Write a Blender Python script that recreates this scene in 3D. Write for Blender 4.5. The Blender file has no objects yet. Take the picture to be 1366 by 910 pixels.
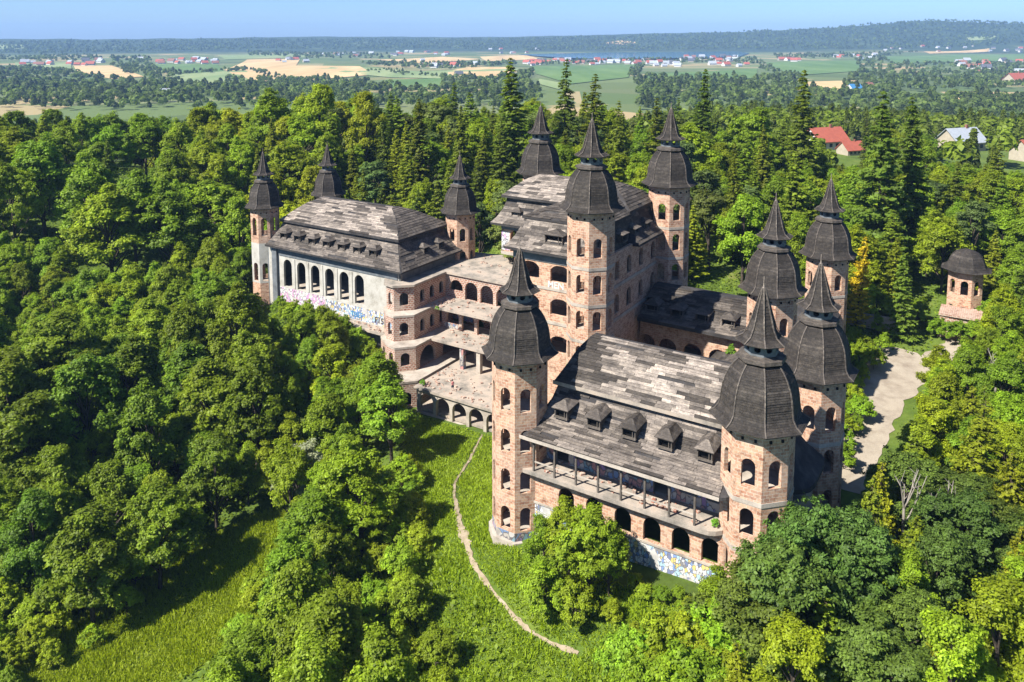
import bpy, bmesh, math, random
import numpy as np
from mathutils import Vector, Matrix
random.seed(7)
rng = np.random.default_rng(7)
scene = bpy.context.scene
col = scene.collection
R = math.radians

# ---------------------------------------------------------------- camera, sky, sun, exposure
CAM_Z = 51.3
cam = bpy.data.cameras.new('camera'); camo = bpy.data.objects.new('camera', cam); col.objects.link(camo)
camo.location = (0, 0, CAM_Z); camo.rotation_euler = (R(90 - 6.5), 0, 0)
cam.sensor_width = 36; cam.lens = 1060 / 1366 * 36; cam.shift_y = -(455 - 168.8) / 1366
cam.clip_start = 1; cam.clip_end = 30000
scene.camera = camo

SUN_AZ, SUN_EL = 238, 46.5            # compass direction the light comes from (0 = +Y, 90 = +X)
world = bpy.data.worlds.new('World'); scene.world = world; world.use_nodes = True
wn = world.node_tree; bgn = wn.nodes['Background']
sky = wn.nodes.new('ShaderNodeTexSky'); sky.sky_type = 'NISHITA'; sky.sun_disc = False
sky.sun_elevation = R(SUN_EL); sky.sun_rotation = R(SUN_AZ); sky.altitude = 1000
sky.air_density = 0.8; sky.dust_density = 1.2; sky.ozone_density = 10.0
wn.links.new(sky.outputs[0], bgn.inputs[0]); bgn.inputs[1].default_value = 0.076
sl = bpy.data.lights.new('sun', 'SUN'); sl.energy = 4.6; sl.angle = R(0.53); sl.color = (1, .955, .88)
so = bpy.data.objects.new('sun', sl); col.objects.link(so); so.location = (-60, -60, 120)
d_sun = Vector((math.sin(R(SUN_AZ)) * math.cos(R(SUN_EL)), math.cos(R(SUN_AZ)) * math.cos(R(SUN_EL)), math.sin(R(SUN_EL))))
so.rotation_euler = (-d_sun).to_track_quat('-Z', 'Y').to_euler()
vs = scene.view_settings; vs.view_transform = 'Standard'; vs.look = 'None'; vs.gamma = 1; vs.exposure = 1.25
vs.use_curve_mapping = False
cy = scene.cycles; cy.max_bounces = 6; cy.diffuse_bounces = 4; cy.glossy_bounces = 2; cy.transmission_bounces = 3
cy.volume_bounces = 0; cy.transparent_max_bounces = 4; cy.caustics_reflective = False; cy.caustics_refractive = False

# ---------------------------------------------------------------- the lie of the land
A57=math.radians(57.5)
UX,UY=math.sin(A57),-math.cos(A57)      # castle "u" axis in the world
VX,VY=math.cos(A57),math.sin(A57)       # castle "v" axis in the world
OX,OY=0.8,79.7                          # foot of the front corner tower
def W(u,v): return (OX+u*UX+v*VX, OY+u*UY+v*VY)
_CT=[(0,0,-.7),(3,-4,-.9),(12,-4,.2),(22,-4,1.1),(28,-3,1.0),(31,10,1.0),(30,25,.8),(33,40,.9),(33,62,1.4),(37,83,3.2),(20,66,2.6),
 (-10,52,3),(-30,60,3),(-47,60,2),(-80,58,1),(-88,45,-1),(-80,30,-2),(-65,30,-2.6),(-54,29,-4.5),(-46,26,-8.2),(-36,20,-8.6),
 (-28,24.5,-8.3),(-20,25,-8.1),(-12,18,-7),(-28,34,-8.6),(-20,35,-8.6),(-35,42,-8.4),(-28,46,-7.5),(-20,47,-7.2),(5,18,-1),(-8,10,-4.6),(-15.4,9.1,-5.6),(-6.4,-1.4,-3.2),(5.9,-9.9,-2.6),(12,-11,-2.1),
 (-31,-10,-12),(-31,-24,-13),(-60,0,-12),(-60,-30,-13),(-90,10,-9),(-110,40,-2),(-20,-20,-9.5),(-5,-28,-7.5),(10,-25,-4),(25,-15,0),
 (40,-15,2),(50,10,3),(60,40,4.5),(70,80,8),(60,110,9)]
_CW=[(0,188,11),(60,195,11),(-60,205,14),(-125,200,12),(-165,150,5),(135,190,8),(0,240,13),(-100,255,8),(110,250,6),(0,20,-8),(-80,20,-12),(90,20,4),(120,110,6),(-160,80,-6),(170,150,7)]
_P=np.array([W(u,v)+(z,) for u,v,z in _CT]+_CW)
def _phi(r2): return np.where(r2>1e-9, r2*np.log(r2+1e-12)*.5, 0.)
_n=len(_P); _S=100.
_q=_P[:,:2]/_S
_K=_phi(((_q[:,None]-_q[None])**2).sum(-1))+np.eye(_n)*1e-4
_B=np.c_[np.ones(_n),_q]
_sol=np.linalg.solve(np.block([[_K,_B],[_B.T,np.zeros((3,3))]]),np.r_[_P[:,2],0,0,0])
_RT=[-.75,-.644,-.4,-.2,0,.1,.2,.3,.4,.47,.53,.6,.7]; _RZ=[26,28,34,40,46,54,64,78,96,112,134,128,122]
def _ss(a,b,x):
    t=np.clip((x-a)/(b-a),0,1); return t*t*(3-2*t)
def far_h(x,y):
    r=np.hypot(x,y); t=np.where(y>1,x/np.maximum(y,1),0)
    z=-31+5*np.sin(x/520+1.3)*np.sin(y/610)+3*np.sin(x/210)*np.cos(y/260+.5)
    z=np.where((r>2900),z+(-30-z)*_ss(2900,3300,r),z)
    crest=np.interp(t,_RT,_RZ)
    rough=7*np.sin(x/410+2)*np.sin(y/530)+4*np.sin(x/170)*np.sin(y/190+1)+2.5*np.sin(x/61+y/83)
    up=_ss(4100,5700,r)
    z=z+(crest+30+rough*.8)*up
    z=z+18*_ss(3500,4300,r)*np.exp(-((t-.47)/.1)**2)
    return np.where(r>6200,z-(r-6200)*.012,z)
def ground(x,y):
    x=np.atleast_1d(np.asarray(x,float)); y=np.atleast_1d(np.asarray(y,float))
    out=np.empty(x.shape); xf=x.ravel(); yf=y.ravel(); of=out.ravel()
    for i in range(0,len(xf),20000):
        xs=np.clip(xf[i:i+20000],-190,190); ys=np.clip(yf[i:i+20000],-40,290)
        qq=np.c_[xs,ys]/_S
        d=((qq[:,None]-_q[None])**2).sum(-1)
        of[i:i+20000]=_phi(d)@_sol[:_n]+np.c_[np.ones(len(qq)),qq]@_sol[_n:]
    out=of.reshape(x.shape)
    r=np.hypot(x,y*1.0)
    k=_ss(40,140,x); w=_ss(0,1,(r-255-115*k)/(345+60*k))
    return out*(1-w)+far_h(x,y)*w
def gz(x,y): return float(ground(x,y)[0])
# ---------------------------------------------------------------- survey data (metres)
TREES = [(13.8,61.0,'shrub',2.3),(16.4,58.0,'birch',8.8),(24.7,62.0,'oak',10.7),(29.2,63.0,'oak',8.2),(-17.0,84.0,'birch',13.9),(-17.0,106.0,'broad',12.6),(57.4,128.0,'golden',15.8),(13.2,205.0,'spruce',32.7),
 (0.9,195.0,'spruce',34.3),(70.8,150.0,'spruce',35.3),(79.9,155.0,'spruce',32.3),(69.9,190.0,'spruce',33.2),(62.4,205.0,'broad',23),(20.6,200.0,'spruce',29.1),(47.5,200.0,'spruce',31.3),(-22.5,190.0,'spruce',28.1),
 (-11.2,185.0,'spruce',26.5),(-52.2,215.0,'broad',23),(-38.9,210.0,'broad',23),(-64.6,215.0,'broad',21.5),(-73.5,205.0,'broad',16.3),(-95.1,175.0,'broad',23),(-108.1,180.0,'broad',23),(-83.5,172.0,'broad',23),
 (-73.5,168.0,'broad',23),(-108.8,170.0,'broad',23),(-85.0,165.0,'broad',23),(94.1,150.0,'larch',17.0),(54.8,150.0,'larch',22.1),(20.5,156.7,'larch',19.5),(78.9,182.8,'larch',9.5),(36.2,67.4,'young_spruce',7.2),
 (-65.9,81.7,'alder',13.5),(37.8,155.0,'pine',16.7),(-48.8,115.5,'alder',16.4),(125.7,253.0,'larch',14.9),(-10.5,242.8,'broad',14.8),(-19.4,66.6,'broad',12.0),(-102.0,218.6,'broad',17.2),(110.9,255.8,'spruce',4.3),
 (58.6,69.5,'young_spruce',9.5),(93.0,171.0,'pine',12.2),(110.6,242.4,'larch',12.9),(132.2,206.2,'larch',8.3),(35.3,236.8,'larch',13.3),(47.3,56.3,'oak',9.6),(87.9,167.7,'broad',11.7),(-95.5,143.4,'broad',11.5),
 (57.8,257.8,'broad',13.5),(60.8,137.3,'broad',13.4),(-31.5,181.7,'pine',18.7),(-80.0,102.7,'alder',19.4),(-49.1,91.4,'alder',13.5),(84.7,142.6,'pine',16.1),(-39.3,236.4,'pine',16.9),(-1.6,181.9,'spruce',23.6),
 (-17.5,258.2,'spruce',16.3),(-104.5,145.3,'birch',9.9),(41.8,182.8,'broad',18.7),(-85.6,194.5,'broad',15.9),(-2.6,50.3,'broad',9.7),(-26.0,106.3,'broad',11.1),(67.9,179.5,'larch',13.9),(-143.4,241.9,'larch',18.9),
 (94.0,202.5,'broad',14.3),(60.6,93.6,'broad',10.9),(70.7,162.9,'larch',16.2),(-50.5,231.1,'broad',17.2),(53.0,158.5,'broad',14.1),(6.2,184.7,'broad',15.9),(-21.3,114.7,'broad',12.6),(52.7,92.6,'broad',9.6),
 (-123.9,177.5,'larch',18.5),(-124.4,195.9,'broad',17.1),(153.1,252.8,'spruce',6.3),(-15.2,161.5,'spruce',19.7),(-89.1,231.3,'broad',19.1),(-63.8,241.2,'broad',19.6),(76.2,94.7,'broad',8.4),(-25.6,226.1,'broad',12.9),
 (116.9,194.0,'broad',10.7),(60.5,156.2,'broad',14.1),(-62.2,88.4,'alder',13.5),(3.7,166.1,'pine',15.9),(99.6,198.0,'pine',14.5),(-28.4,206.2,'larch',16.7),(-114.4,157.7,'birch',12.2),(67.6,103.3,'birch',10.3),
 (76.9,196.7,'broad',12.4),(-13.6,50.3,'broad',11.5),(69.8,97.7,'birch',9.0),(19.3,189.2,'pine',17.3),(-79.3,128.4,'broad',13.6),(-85.0,111.4,'alder',16.2),(45.5,63.7,'oak',8.9),(-93.9,256.3,'broad',19.7),
 (-9.4,202.7,'broad',17.7),(36.3,142.8,'pine',16.6),(-20.6,172.6,'broad',15.7),(48.5,72.4,'young_spruce',9.5),(-44.1,124.9,'alder',18.8),(77.6,101.3,'broad',10.6),(102.2,207.4,'larch',13.8),(39.6,221.2,'broad',13.5),
 (-51.1,138.8,'birch',10.5),(135.0,187.9,'spruce',17.9),(44.6,68.8,'oak',7.7),(-3.8,168.7,'broad',14.1),(-61.2,108.5,'alder',19.6),(140.3,248.0,'larch',5.4),(20.6,227.0,'larch',22.8),(-74.3,236.5,'broad',17.6),
 (16.5,164.4,'broad',16.6),(-69.9,186.9,'broad',18.8),(54.1,224.8,'broad',14.8),(127.0,226.4,'broad',8.3),(-74.3,138.0,'birch',13.0),(-65.6,128.4,'broad',11.7),(81.7,110.5,'young_spruce',9.9),(112.4,165.1,'broad',11.3),
 (-46.6,81.7,'alder',13.5),(5.4,234.0,'broad',19.0),(29.5,48.3,'birch',11.5),(-33.9,114.6,'birch',10.5),(46.4,50.2,'young_spruce',7.8),(-55.6,179.8,'broad',17.7),(-49.1,102.9,'alder',17.6),(22.5,250.2,'broad',14.3),
 (58.9,193.0,'larch',12.6),(30.4,227.1,'larch',16.7),(-25.6,245.0,'pine',18.9),(-100.7,136.2,'broad',12.8),(16.7,241.2,'spruce',20.5),(50.1,171.4,'larch',19.0),(52.4,77.0,'birch',9.7),(-58.8,167.9,'broad',18.9),
 (-102.5,225.8,'broad',15.4),(-53.3,188.9,'broad',18.7),(-99.8,191.6,'spruce',19.0),(76.9,210.2,'broad',16.0),(116.5,227.4,'spruce',16.9),(101.8,169.1,'broad',13.2),(118.6,203.3,'broad',10.2),(-59.3,208.9,'broad',15.3),
 (-32.2,100.2,'birch',9.3),(-66.0,149.1,'broad',13.7),(-73.8,149.1,'birch',13.0),(126.1,196.9,'broad',9.1),(85.9,130.3,'broad',11.1),(36.0,167.0,'pine',18.6),(5.2,215.6,'pine',20.1),(-107.9,154.8,'broad',12.9),
 (10.9,169.7,'broad',13.7),(-131.5,259.0,'broad',18.7),(-26.6,56.4,'broad',9.6),(-38.6,97.2,'alder',13.5),(40.9,258.0,'larch',16.4),(-121.4,187.1,'broad',18.5),(-39.3,195.9,'spruce',16.2),(-49.9,248.4,'broad',18.6),
 (-27.0,110.5,'birch',9.2),(12.8,53.2,'shrub',7.0),(-64.7,99.3,'alder',18.1),(-8.0,173.4,'spruce',18.3),(120.6,179.7,'larch',13.9),(97.1,249.7,'broad',10.2),(-75.3,193.6,'broad',17.7),(-52.8,132.3,'broad',12.6),
 (118.0,254.3,'spruce',18.6),(-59.0,117.5,'alder',16.6),(50.3,82.8,'broad',8.2),(98.2,225.8,'larch',5.9),(113.2,173.3,'broad',10.8),(107.5,219.3,'spruce',16.5),(13.2,196.5,'broad',13.0),(-55.3,85.5,'alder',13.5),
 (-87.0,152.5,'broad',10.1),(-33.2,220.7,'spruce',21.0),(34.1,188.6,'spruce',24.4),(74.2,217.5,'spruce',20.2),(87.0,225.1,'broad',10.6),(-35.2,251.4,'broad',13.8),(-86.8,206.7,'broad',17.7),(102.9,179.9,'broad',12.8),
 (-13.4,195.6,'broad',14.9),(24.5,175.0,'broad',13.1),(110.3,148.3,'broad',11.9),(62.3,75.1,'birch',8.7),(71.4,234.2,'larch',17.1),(-2.9,216.4,'larch',22.5),(90.1,231.0,'broad',11.5),(-15.7,55.9,'broad',12.3),
 (-34.6,120.7,'broad',10.1),(51.0,177.1,'larch',10.9),(39.3,249.4,'spruce',17.8),(67.7,138.9,'larch',16.4),(103.5,156.4,'larch',12.6),(98.1,142.4,'larch',16.5),(-85.5,239.6,'broad',16.7),(-39.0,260.4,'broad',16.5),
 (82.2,204.4,'larch',10.6),(34.5,51.4,'birch',11.7),(-92.8,136.6,'broad',11.8),(-10.1,167.4,'broad',12.7),(23.1,135.0,'broad',18.7),(94.9,185.6,'larch',16.3),(-61.5,151.6,'birch',10.9),(-23.5,218.3,'broad',14.8),
 (44.7,216.7,'spruce',22.9),(-129.8,184.7,'larch',16.1),(13.5,190.6,'spruce',17.1),(35.6,61.7,'oak',9.6),(20.1,55.5,'young_spruce',9.2),(25.3,211.7,'broad',18.5),(-36.2,106.3,'alder',18.5),(11.5,178.4,'broad',15.7),
 (116.5,189.2,'broad',11.6),(-70.3,154.8,'birch',10.7),(-96.3,152.0,'broad',12.2),(29.9,179.1,'broad',12.6),(109.4,159.1,'pine',11.9),(61.4,225.6,'broad',13.5),(94.0,210.1,'larch',7.9),(-28.5,119.8,'birch',12.9),
 (102.1,136.7,'spruce',16.2),(88.8,217.0,'spruce',6.8),(-86.5,129.4,'birch',9.6),(81.0,121.2,'spruce',19.4),(-110.2,250.4,'broad',18.4),(77.1,236.9,'broad',12.7),(-11.5,229.0,'larch',21.6),(-72.6,93.3,'alder',13.5),
 (32.1,151.1,'broad',14.0),(-89.9,142.7,'birch',9.9),(84.7,194.6,'broad',9.6),(51.2,247.6,'larch',17.9),(-85.8,218.3,'broad',18.9),(36.7,55.6,'young_spruce',8.9),(-53.6,203.5,'broad',18.2),(102.5,149.6,'broad',10.3),
 (-108.8,149.4,'broad',11.6),(-23.8,181.5,'larch',21.2),(-1.2,161.1,'pine',18.4),(56.1,239.2,'spruce',20.3),(118.4,161.4,'broad',15.7),(-47.1,197.6,'broad',16.1),(27.6,170.0,'broad',13.6),(61.9,243.9,'spruce',16.2),
 (92.6,123.6,'broad',15.2),(113.2,233.9,'broad',14.2),(30.1,55.3,'oak',8.1),(110.0,206.5,'larch',15.7),(144.1,253.2,'broad',6.0),(126.7,261.8,'broad',15.8),(-71.6,121.7,'alder',19.6),(-5.8,237.6,'spruce',17.2),
 (100.5,240.7,'larch',4.0),(-37.0,185.9,'larch',13.3),(97.0,192.7,'larch',14.8),(39.1,75.0,'oak',9.2),(29.0,260.3,'broad',18.7),(-53.9,146.9,'broad',10.4),(44.4,82.0,'broad',8.5),(-90.2,124.9,'alder',18.1),
 (-38.8,227.6,'spruce',16.9),(25.4,51.2,'oak',9.7),(134.5,221.4,'broad',8.8),(-120.7,220.2,'broad',17.2),(17.7,216.1,'pine',17.1),(1.0,208.8,'broad',17.8),(9.9,248.1,'larch',18.0),(-20.4,71.5,'birch',11.4),
 (120.3,246.0,'broad',14.9),(-149.7,227.3,'broad',18.7),(-12.0,219.8,'larch',17.6),(40.8,137.0,'broad',16.7),(-38.6,179.3,'larch',13.1),(-45.7,132.5,'broad',10.4),(-56.0,160.1,'broad',10.3),(102.1,259.7,'larch',8.5),
 (42.0,61.0,'young_spruce',9.0),(-96.0,161.9,'broad',12.4),(63.3,81.4,'broad',10.8),(97.6,131.4,'spruce',19.5),(-8.2,211.6,'broad',14.0),(78.1,140.3,'broad',14.5),(18.0,233.5,'larch',17.2),(-68.1,178.6,'broad',18.9),
 (41.9,147.3,'spruce',22.6),(121.9,173.3,'broad',13.3),(-1.7,258.2,'broad',16.3),(34.1,201.8,'broad',15.1),(-20.9,198.6,'broad',15.4),(-72.4,223.1,'broad',15.9),(64.4,173.4,'broad',12.0),(-16.5,212.2,'pine',18.8),
 (-57.4,95.4,'alder',13.5),(111.2,197.1,'larch',8.4),(91.7,137.8,'broad',13.4),(-33.4,126.0,'broad',9.0),(43.6,228.2,'pine',18.7),(44.2,154.0,'broad',12.6),(57.1,164.5,'broad',12.9),(-116.0,204.8,'broad',17.1),
 (99.4,161.6,'broad',14.8),(-101.8,158.0,'broad',12.0),(138.0,259.7,'broad',14.9),(113.4,183.7,'spruce',18.5),(-125.6,238.0,'broad',16.6),(-27.3,93.0,'birch',13.2),(79.8,260.8,'broad',12.1),(118.3,261.6,'spruce',21.9),
 (38.3,52.5,'young_spruce',9.9),(84.3,135.9,'larch',12.8),(91.0,247.9,'larch',18.8),(-55.4,136.2,'birch',10.3),(75.8,106.1,'young_spruce',13.3),(72.4,254.5,'larch',17.3),(26.2,193.1,'spruce',20.5),(-113.3,190.8,'broad',16.4),
 (-80.8,187.4,'broad',19.6),(-91.9,158.5,'birch',12.4),(45.6,241.0,'broad',13.4),(34.1,243.2,'broad',15.3),(91.7,237.1,'broad',11.0),(-51.4,165.6,'broad',14.1),(-67.6,195.3,'broad',16.8),(-80.6,229.1,'broad',17.8),
 (106.0,225.4,'larch',16.1),(-81.9,143.4,'birch',10.4),(63.6,124.9,'spruce',14.7),(62.2,86.2,'broad',9.2),(69.2,212.8,'broad',14.3),(-116.7,162.8,'broad',12.5),(59.9,186.1,'spruce',19.9),(-23.1,261.4,'spruce',19.0),
 (68.5,85.8,'young_spruce',9.1),(0.1,146.9,'pine',19.6),(-21.9,57.3,'birch',11.3),(127.1,186.5,'broad',11.2),(-18.9,239.2,'spruce',23.6),(85.5,180.8,'larch',12.2),(126.2,178.8,'broad',12.2),(-38.4,244.1,'broad',12.2),
 (49.3,63.6,'young_spruce',8.1),(63.7,237.7,'broad',13.3),(-46.7,240.8,'broad',17.3),(6.4,259.0,'broad',18.8),(72.1,102.6,'birch',9.6),(-86.3,135.0,'birch',10.0),(71.1,111.7,'birch',10.8),(121.2,234.9,'broad',14.5),
 (-21.5,232.0,'pine',19.8),(84.6,108.2,'young_spruce',10.8),(40.3,66.5,'oak',10.0),(133.0,236.2,'broad',7.5),(11.8,158.6,'larch',14.6),(95.5,218.3,'broad',6.9),(-16.7,61.9,'broad',11.7),(87.2,113.1,'broad',14.0),
 (-72.0,108.6,'alder',19.5),(90.1,160.4,'spruce',17.5),(-81.4,148.4,'broad',13.9),(65.4,97.7,'young_spruce',10.4),(44.3,73.1,'oak',8.1),(147.2,246.4,'larch',6.2),(58.2,174.2,'larch',12.9),(127.2,203.1,'broad',8.6),
 (-9.4,255.6,'broad',15.7),(73.1,247.0,'broad',15.0),(102.0,186.8,'broad',11.8),(72.1,170.0,'broad',10.9),(142.4,220.3,'larch',6.3),(-3.8,227.6,'larch',15.3),(109.7,177.9,'broad',11.2),(-22.5,208.9,'pine',15.5),
 (78.7,191.4,'broad',10.3),(33.7,219.7,'broad',12.1),(-53.0,125.4,'alder',16.9),(28.0,163.6,'broad',14.1),(91.3,129.4,'broad',11.0),(-22.8,86.0,'birch',9.3),(64.5,231.4,'larch',16.2),(53.4,61.6,'young_spruce',7.2),
 (60.6,100.7,'broad',9.2),(34.5,210.8,'larch',20.1),(19.0,48.0,'young_spruce',8.0),(-33.3,175.3,'spruce',19.7),(67.8,220.6,'spruce',15.1),(-68.0,159.5,'broad',13.2),(40.2,56.8,'birch',9.2),(51.2,138.8,'broad',14.0),
 (50.2,185.3,'broad',12.2),(35.5,72.3,'young_spruce',9.7),(69.7,240.6,'broad',12.6),(-97.2,130.3,'birch',11.8),(47.6,85.8,'birch',10.2),(-7.0,157.1,'pine',16.1),(-123.9,229.8,'broad',15.9),(-88.4,148.1,'birch',12.6),
 (-101.4,163.9,'birch',9.7),(60.9,145.2,'broad',12.4),(61.2,169.0,'larch',14.5),(-61.4,201.8,'larch',17.7),(-30.0,261.3,'pine',19.6),(-57.6,130.3,'broad',11.1),(47.2,76.8,'young_spruce',13.1),(-83.6,251.1,'broad',16.8),
 (84.8,125.4,'broad',10.5),(20.0,51.8,'birch',10.0),(81.4,173.7,'pine',11.5),(47.9,143.2,'broad',10.2),(131.5,255.7,'broad',15.5),(-29.7,200.3,'larch',17.1),(-21.7,98.9,'broad',9.3),(-61.9,159.8,'broad',13.8),
 (61.5,250.3,'spruce',20.1),(24.7,242.3,'spruce',20.5),(106.5,141.4,'broad',14.3),(116.6,169.0,'spruce',15.6),(45.3,164.0,'broad',10.6),(11.6,226.6,'broad',15.5),(-118.1,174.5,'broad',15.6),(56.4,86.0,'birch',10.0),
 (144.4,227.9,'spruce',6.2),(-60.5,185.9,'spruce',20.5),(-62.9,135.0,'broad',13.9),(-122.6,260.4,'broad',19.0),(-80.3,199.4,'broad',17.1),(-31.0,233.9,'pine',15.2),(41.7,78.4,'young_spruce',9.4),(80.8,106.5,'broad',8.4),
 (54.0,96.0,'birch',8.5),(56.2,89.9,'young_spruce',8.6),(24.2,219.3,'pine',17.3),(23.8,183.3,'spruce',24.3),(-83.4,119.7,'alder',20.6),(-68.8,134.5,'broad',11.5),(-30.7,130.2,'broad',10.2),(111.5,189.4,'spruce',11.7),
 (138.2,214.2,'broad',7.4),(-23.5,252.7,'broad',18.7),(105.2,250.1,'broad',4.6),(-30.2,104.9,'birch',10.0),(-30.6,191.6,'spruce',22.5),(24.2,56.5,'young_spruce',7.7),(96.6,175.7,'larch',11.3),(81.5,164.0,'broad',11.9),
 (-49.2,172.7,'broad',15.1),(-106.7,162.4,'birch',11.8),(64.9,131.9,'larch',14.1),(42.0,48.7,'young_spruce',8.8),(52.1,86.0,'young_spruce',10.5),(-101.3,153.2,'birch',10.3),(61.9,214.7,'larch',13.9),(73.1,90.4,'young_spruce',11.3),
 (-121.4,166.1,'broad',12.1),(-40.8,201.6,'broad',12.2),(-57.6,229.1,'broad',16.2),(122.0,220.8,'larch',7.3),(106.4,164.9,'broad',12.6),(-27.6,114.9,'birch',10.0),(63.3,163.1,'broad',13.7),(-66.2,114.6,'alder',16.2),
 (-79.3,213.5,'broad',15.7),(-10.0,55.1,'birch',12.6),(-99.7,147.3,'broad',12.4),(88.4,186.9,'broad',15.1),(42.5,208.8,'pine',18.7),(51.9,66.3,'birch',11.9),(56.1,142.4,'spruce',14.4),(-90.8,116.3,'alder',16.6),
 (55.8,73.9,'broad',10.3),(-72.5,129.1,'broad',13.0),(-81.1,134.5,'broad',13.4),(124.4,211.9,'larch',7.4),(66.2,93.0,'young_spruce',8.3),(78.4,114.3,'broad',10.5),(-104.8,199.2,'broad',15.3),(53.9,181.4,'broad',10.0),
 (-150.5,258.3,'broad',19.8),(-75.6,180.9,'broad',16.3),(-46.4,180.8,'broad',18.4),(76.9,227.3,'broad',12.5),(47.8,131.6,'broad',13.8),(136.9,241.9,'broad',7.3),(58.4,81.3,'young_spruce',13.6),(75.0,179.3,'broad',10.2),
 (16.0,183.5,'broad',14.1),(123.0,165.6,'spruce',16.7),(2.6,224.2,'broad',18.1),(80.3,220.9,'larch',16.0),(51.7,191.7,'broad',14.0),(13.3,49.7,'birch',7.1),(57.2,231.0,'spruce',17.4),(63.5,90.6,'birch',8.3),
 (-68.0,142.2,'broad',10.5),(89.8,175.4,'larch',18.3),(-113.9,152.3,'birch',9.7),(63.2,105.0,'broad',8.5),(88.4,118.6,'broad',10.6),(-40.8,219.0,'larch',14.1),(13.9,254.1,'pine',17.5),(-46.4,189.1,'pine',14.8),
 (-61.4,143.9,'broad',12.0),(-138.3,189.6,'broad',16.9),(-82.0,153.8,'broad',11.3),(44.0,172.7,'broad',12.2),(31.8,59.2,'birch',9.1),(-20.7,165.6,'spruce',16.9),(-72.9,144.7,'birch',11.1),(28.1,142.7,'pine',15.0),
 (29.8,51.8,'young_spruce',7.6),(18.6,177.3,'broad',13.7),(-14.0,175.4,'larch',17.6),(-55.4,141.5,'broad',12.7),(42.8,53.6,'oak',8.2),(51.3,70.6,'young_spruce',8.3),(97.9,235.0,'broad',5.4),(145.2,261.6,'broad',5.0),
 (113.4,154.4,'broad',13.3),(-89.9,131.4,'birch',9.7),(32.3,66.9,'young_spruce',11.0),(95.7,156.4,'larch',14.0),(-108.5,211.1,'broad',16.5),(68.2,157.8,'broad',10.2),(-39.1,117.2,'alder',16.2),(-126.8,171.3,'spruce',20.6),
 (-78.9,219.6,'larch',13.6),(76.7,110.6,'birch',9.1),(67.6,90.0,'birch',8.1),(-64.4,155.1,'birch',9.3),(-95.2,224.5,'larch',15.9),(-105.5,139.2,'broad',10.7),(-15.1,66.4,'birch',9.3),(-41.6,87.1,'alder',13.5),
 (86.3,209.6,'pine',6.6),(45.9,188.8,'broad',13.5),(105.5,201.0,'broad',15.6),(76.7,172.5,'broad',11.3),(20.8,169.8,'spruce',18.1),(-35.6,130.7,'birch',10.7),(-21.8,109.9,'birch',11.3),(-43.3,224.4,'pine',14.3),
 (-19.2,75.7,'broad',9.4),(12.0,219.3,'pine',15.5),(131.4,180.2,'broad',12.9),(130.3,212.3,'spruce',14.6),(57.8,103.7,'birch',8.3),(67.9,81.7,'broad',9.9),(114.9,178.1,'broad',11.7),(50.1,231.0,'larch',11.3),
 (-77.3,152.3,'birch',12.6),(-59.5,194.0,'pine',15.1),(90.8,144.1,'broad',13.1),(66.9,168.5,'larch',11.7),(86.3,148.5,'broad',11.7),(74.5,116.3,'birch',10.9),(71.8,225.2,'spruce',16.2),(87.5,203.3,'broad',8.4),
 (-85.8,140.3,'birch',11.9),(120.4,185.5,'broad',10.1),(-17.5,224.1,'broad',14.7),(-105.6,233.3,'larch',16.4),(-78.2,113.3,'alder',16.3),(62.8,219.9,'broad',10.9),(124.3,191.3,'spruce',10.0),(-73.4,158.3,'birch',10.4),
 (-130.6,177.3,'broad',16.0),(54.9,69.5,'birch',8.1),(-153.4,242.9,'broad',18.4),(-31.6,241.8,'broad',14.0),(56.6,99.8,'birch',8.0),(-27.2,172.9,'larch',13.5),(37.0,226.7,'pine',16.8),(108.0,182.7,'broad',11.0),
 (-55.3,239.6,'broad',19.2),(53.9,82.6,'birch',8.3),(-16.3,205.6,'larch',16.1),(76.1,166.4,'broad',12.7),(57.0,65.3,'young_spruce',10.8),(-59.9,222.2,'broad',17.2),(-131.0,201.2,'broad',18.3),(-23.1,91.1,'birch',10.0),
 (71.8,207.0,'broad',11.6),(73.8,98.9,'young_spruce',8.3),(-101.1,142.5,'birch',12.2),(-17.7,246.1,'larch',15.5),(-21.5,80.8,'broad',10.7),(64.0,256.1,'broad',12.1),(111.9,224.1,'spruce',17.0),(-50.6,223.8,'pine',16.3),
 (16.3,52.1,'young_spruce',7.8),(50.8,59.6,'oak',7.6),(38.4,48.7,'young_spruce',7.0),(-58.5,148.2,'birch',10.3),(47.7,158.3,'pine',12.1),(33.5,195.8,'broad',12.6),(78.7,146.8,'broad',11.9),(105.2,174.1,'spruce',14.1),
 (-92.5,148.1,'birch',9.0),(91.3,180.7,'broad',10.9),(67.1,107.7,'broad',8.4),(-77.8,158.2,'broad',10.6),(107.6,213.1,'pine',17.6),(-30.4,213.9,'larch',21.5),(77.0,187.3,'broad',10.1),(49.7,89.5,'birch',8.3),
 (-5.2,53.9,'birch',9.2),(-77.9,141.9,'birch',11.8),(81.9,187.5,'broad',10.7),(41.0,160.7,'spruce',16.3),(-57.5,154.7,'broad',10.7),(-77.8,243.7,'broad',17.0),(61.3,178.7,'broad',10.4),(46.4,60.2,'young_spruce',7.0),
 (-43.7,109.8,'alder',16.8),(51.9,127.6,'broad',12.3),(109.9,261.4,'larch',3.5),(-25.8,238.0,'larch',13.2),(59.2,77.0,'young_spruce',10.2),(32.3,138.6,'larch',13.6),(88.5,153.5,'broad',11.4),(63.3,195.8,'spruce',14.1),
 (102.3,193.0,'larch',10.1),(121.7,229.2,'broad',11.6),(-65.0,164.8,'birch',10.5),(-8.0,192.9,'spruce',17.2),(118.6,214.4,'broad',9.2),(-22.4,61.9,'broad',9.6),(57.2,219.9,'broad',10.1),(69.5,93.9,'birch',8.4),
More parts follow.
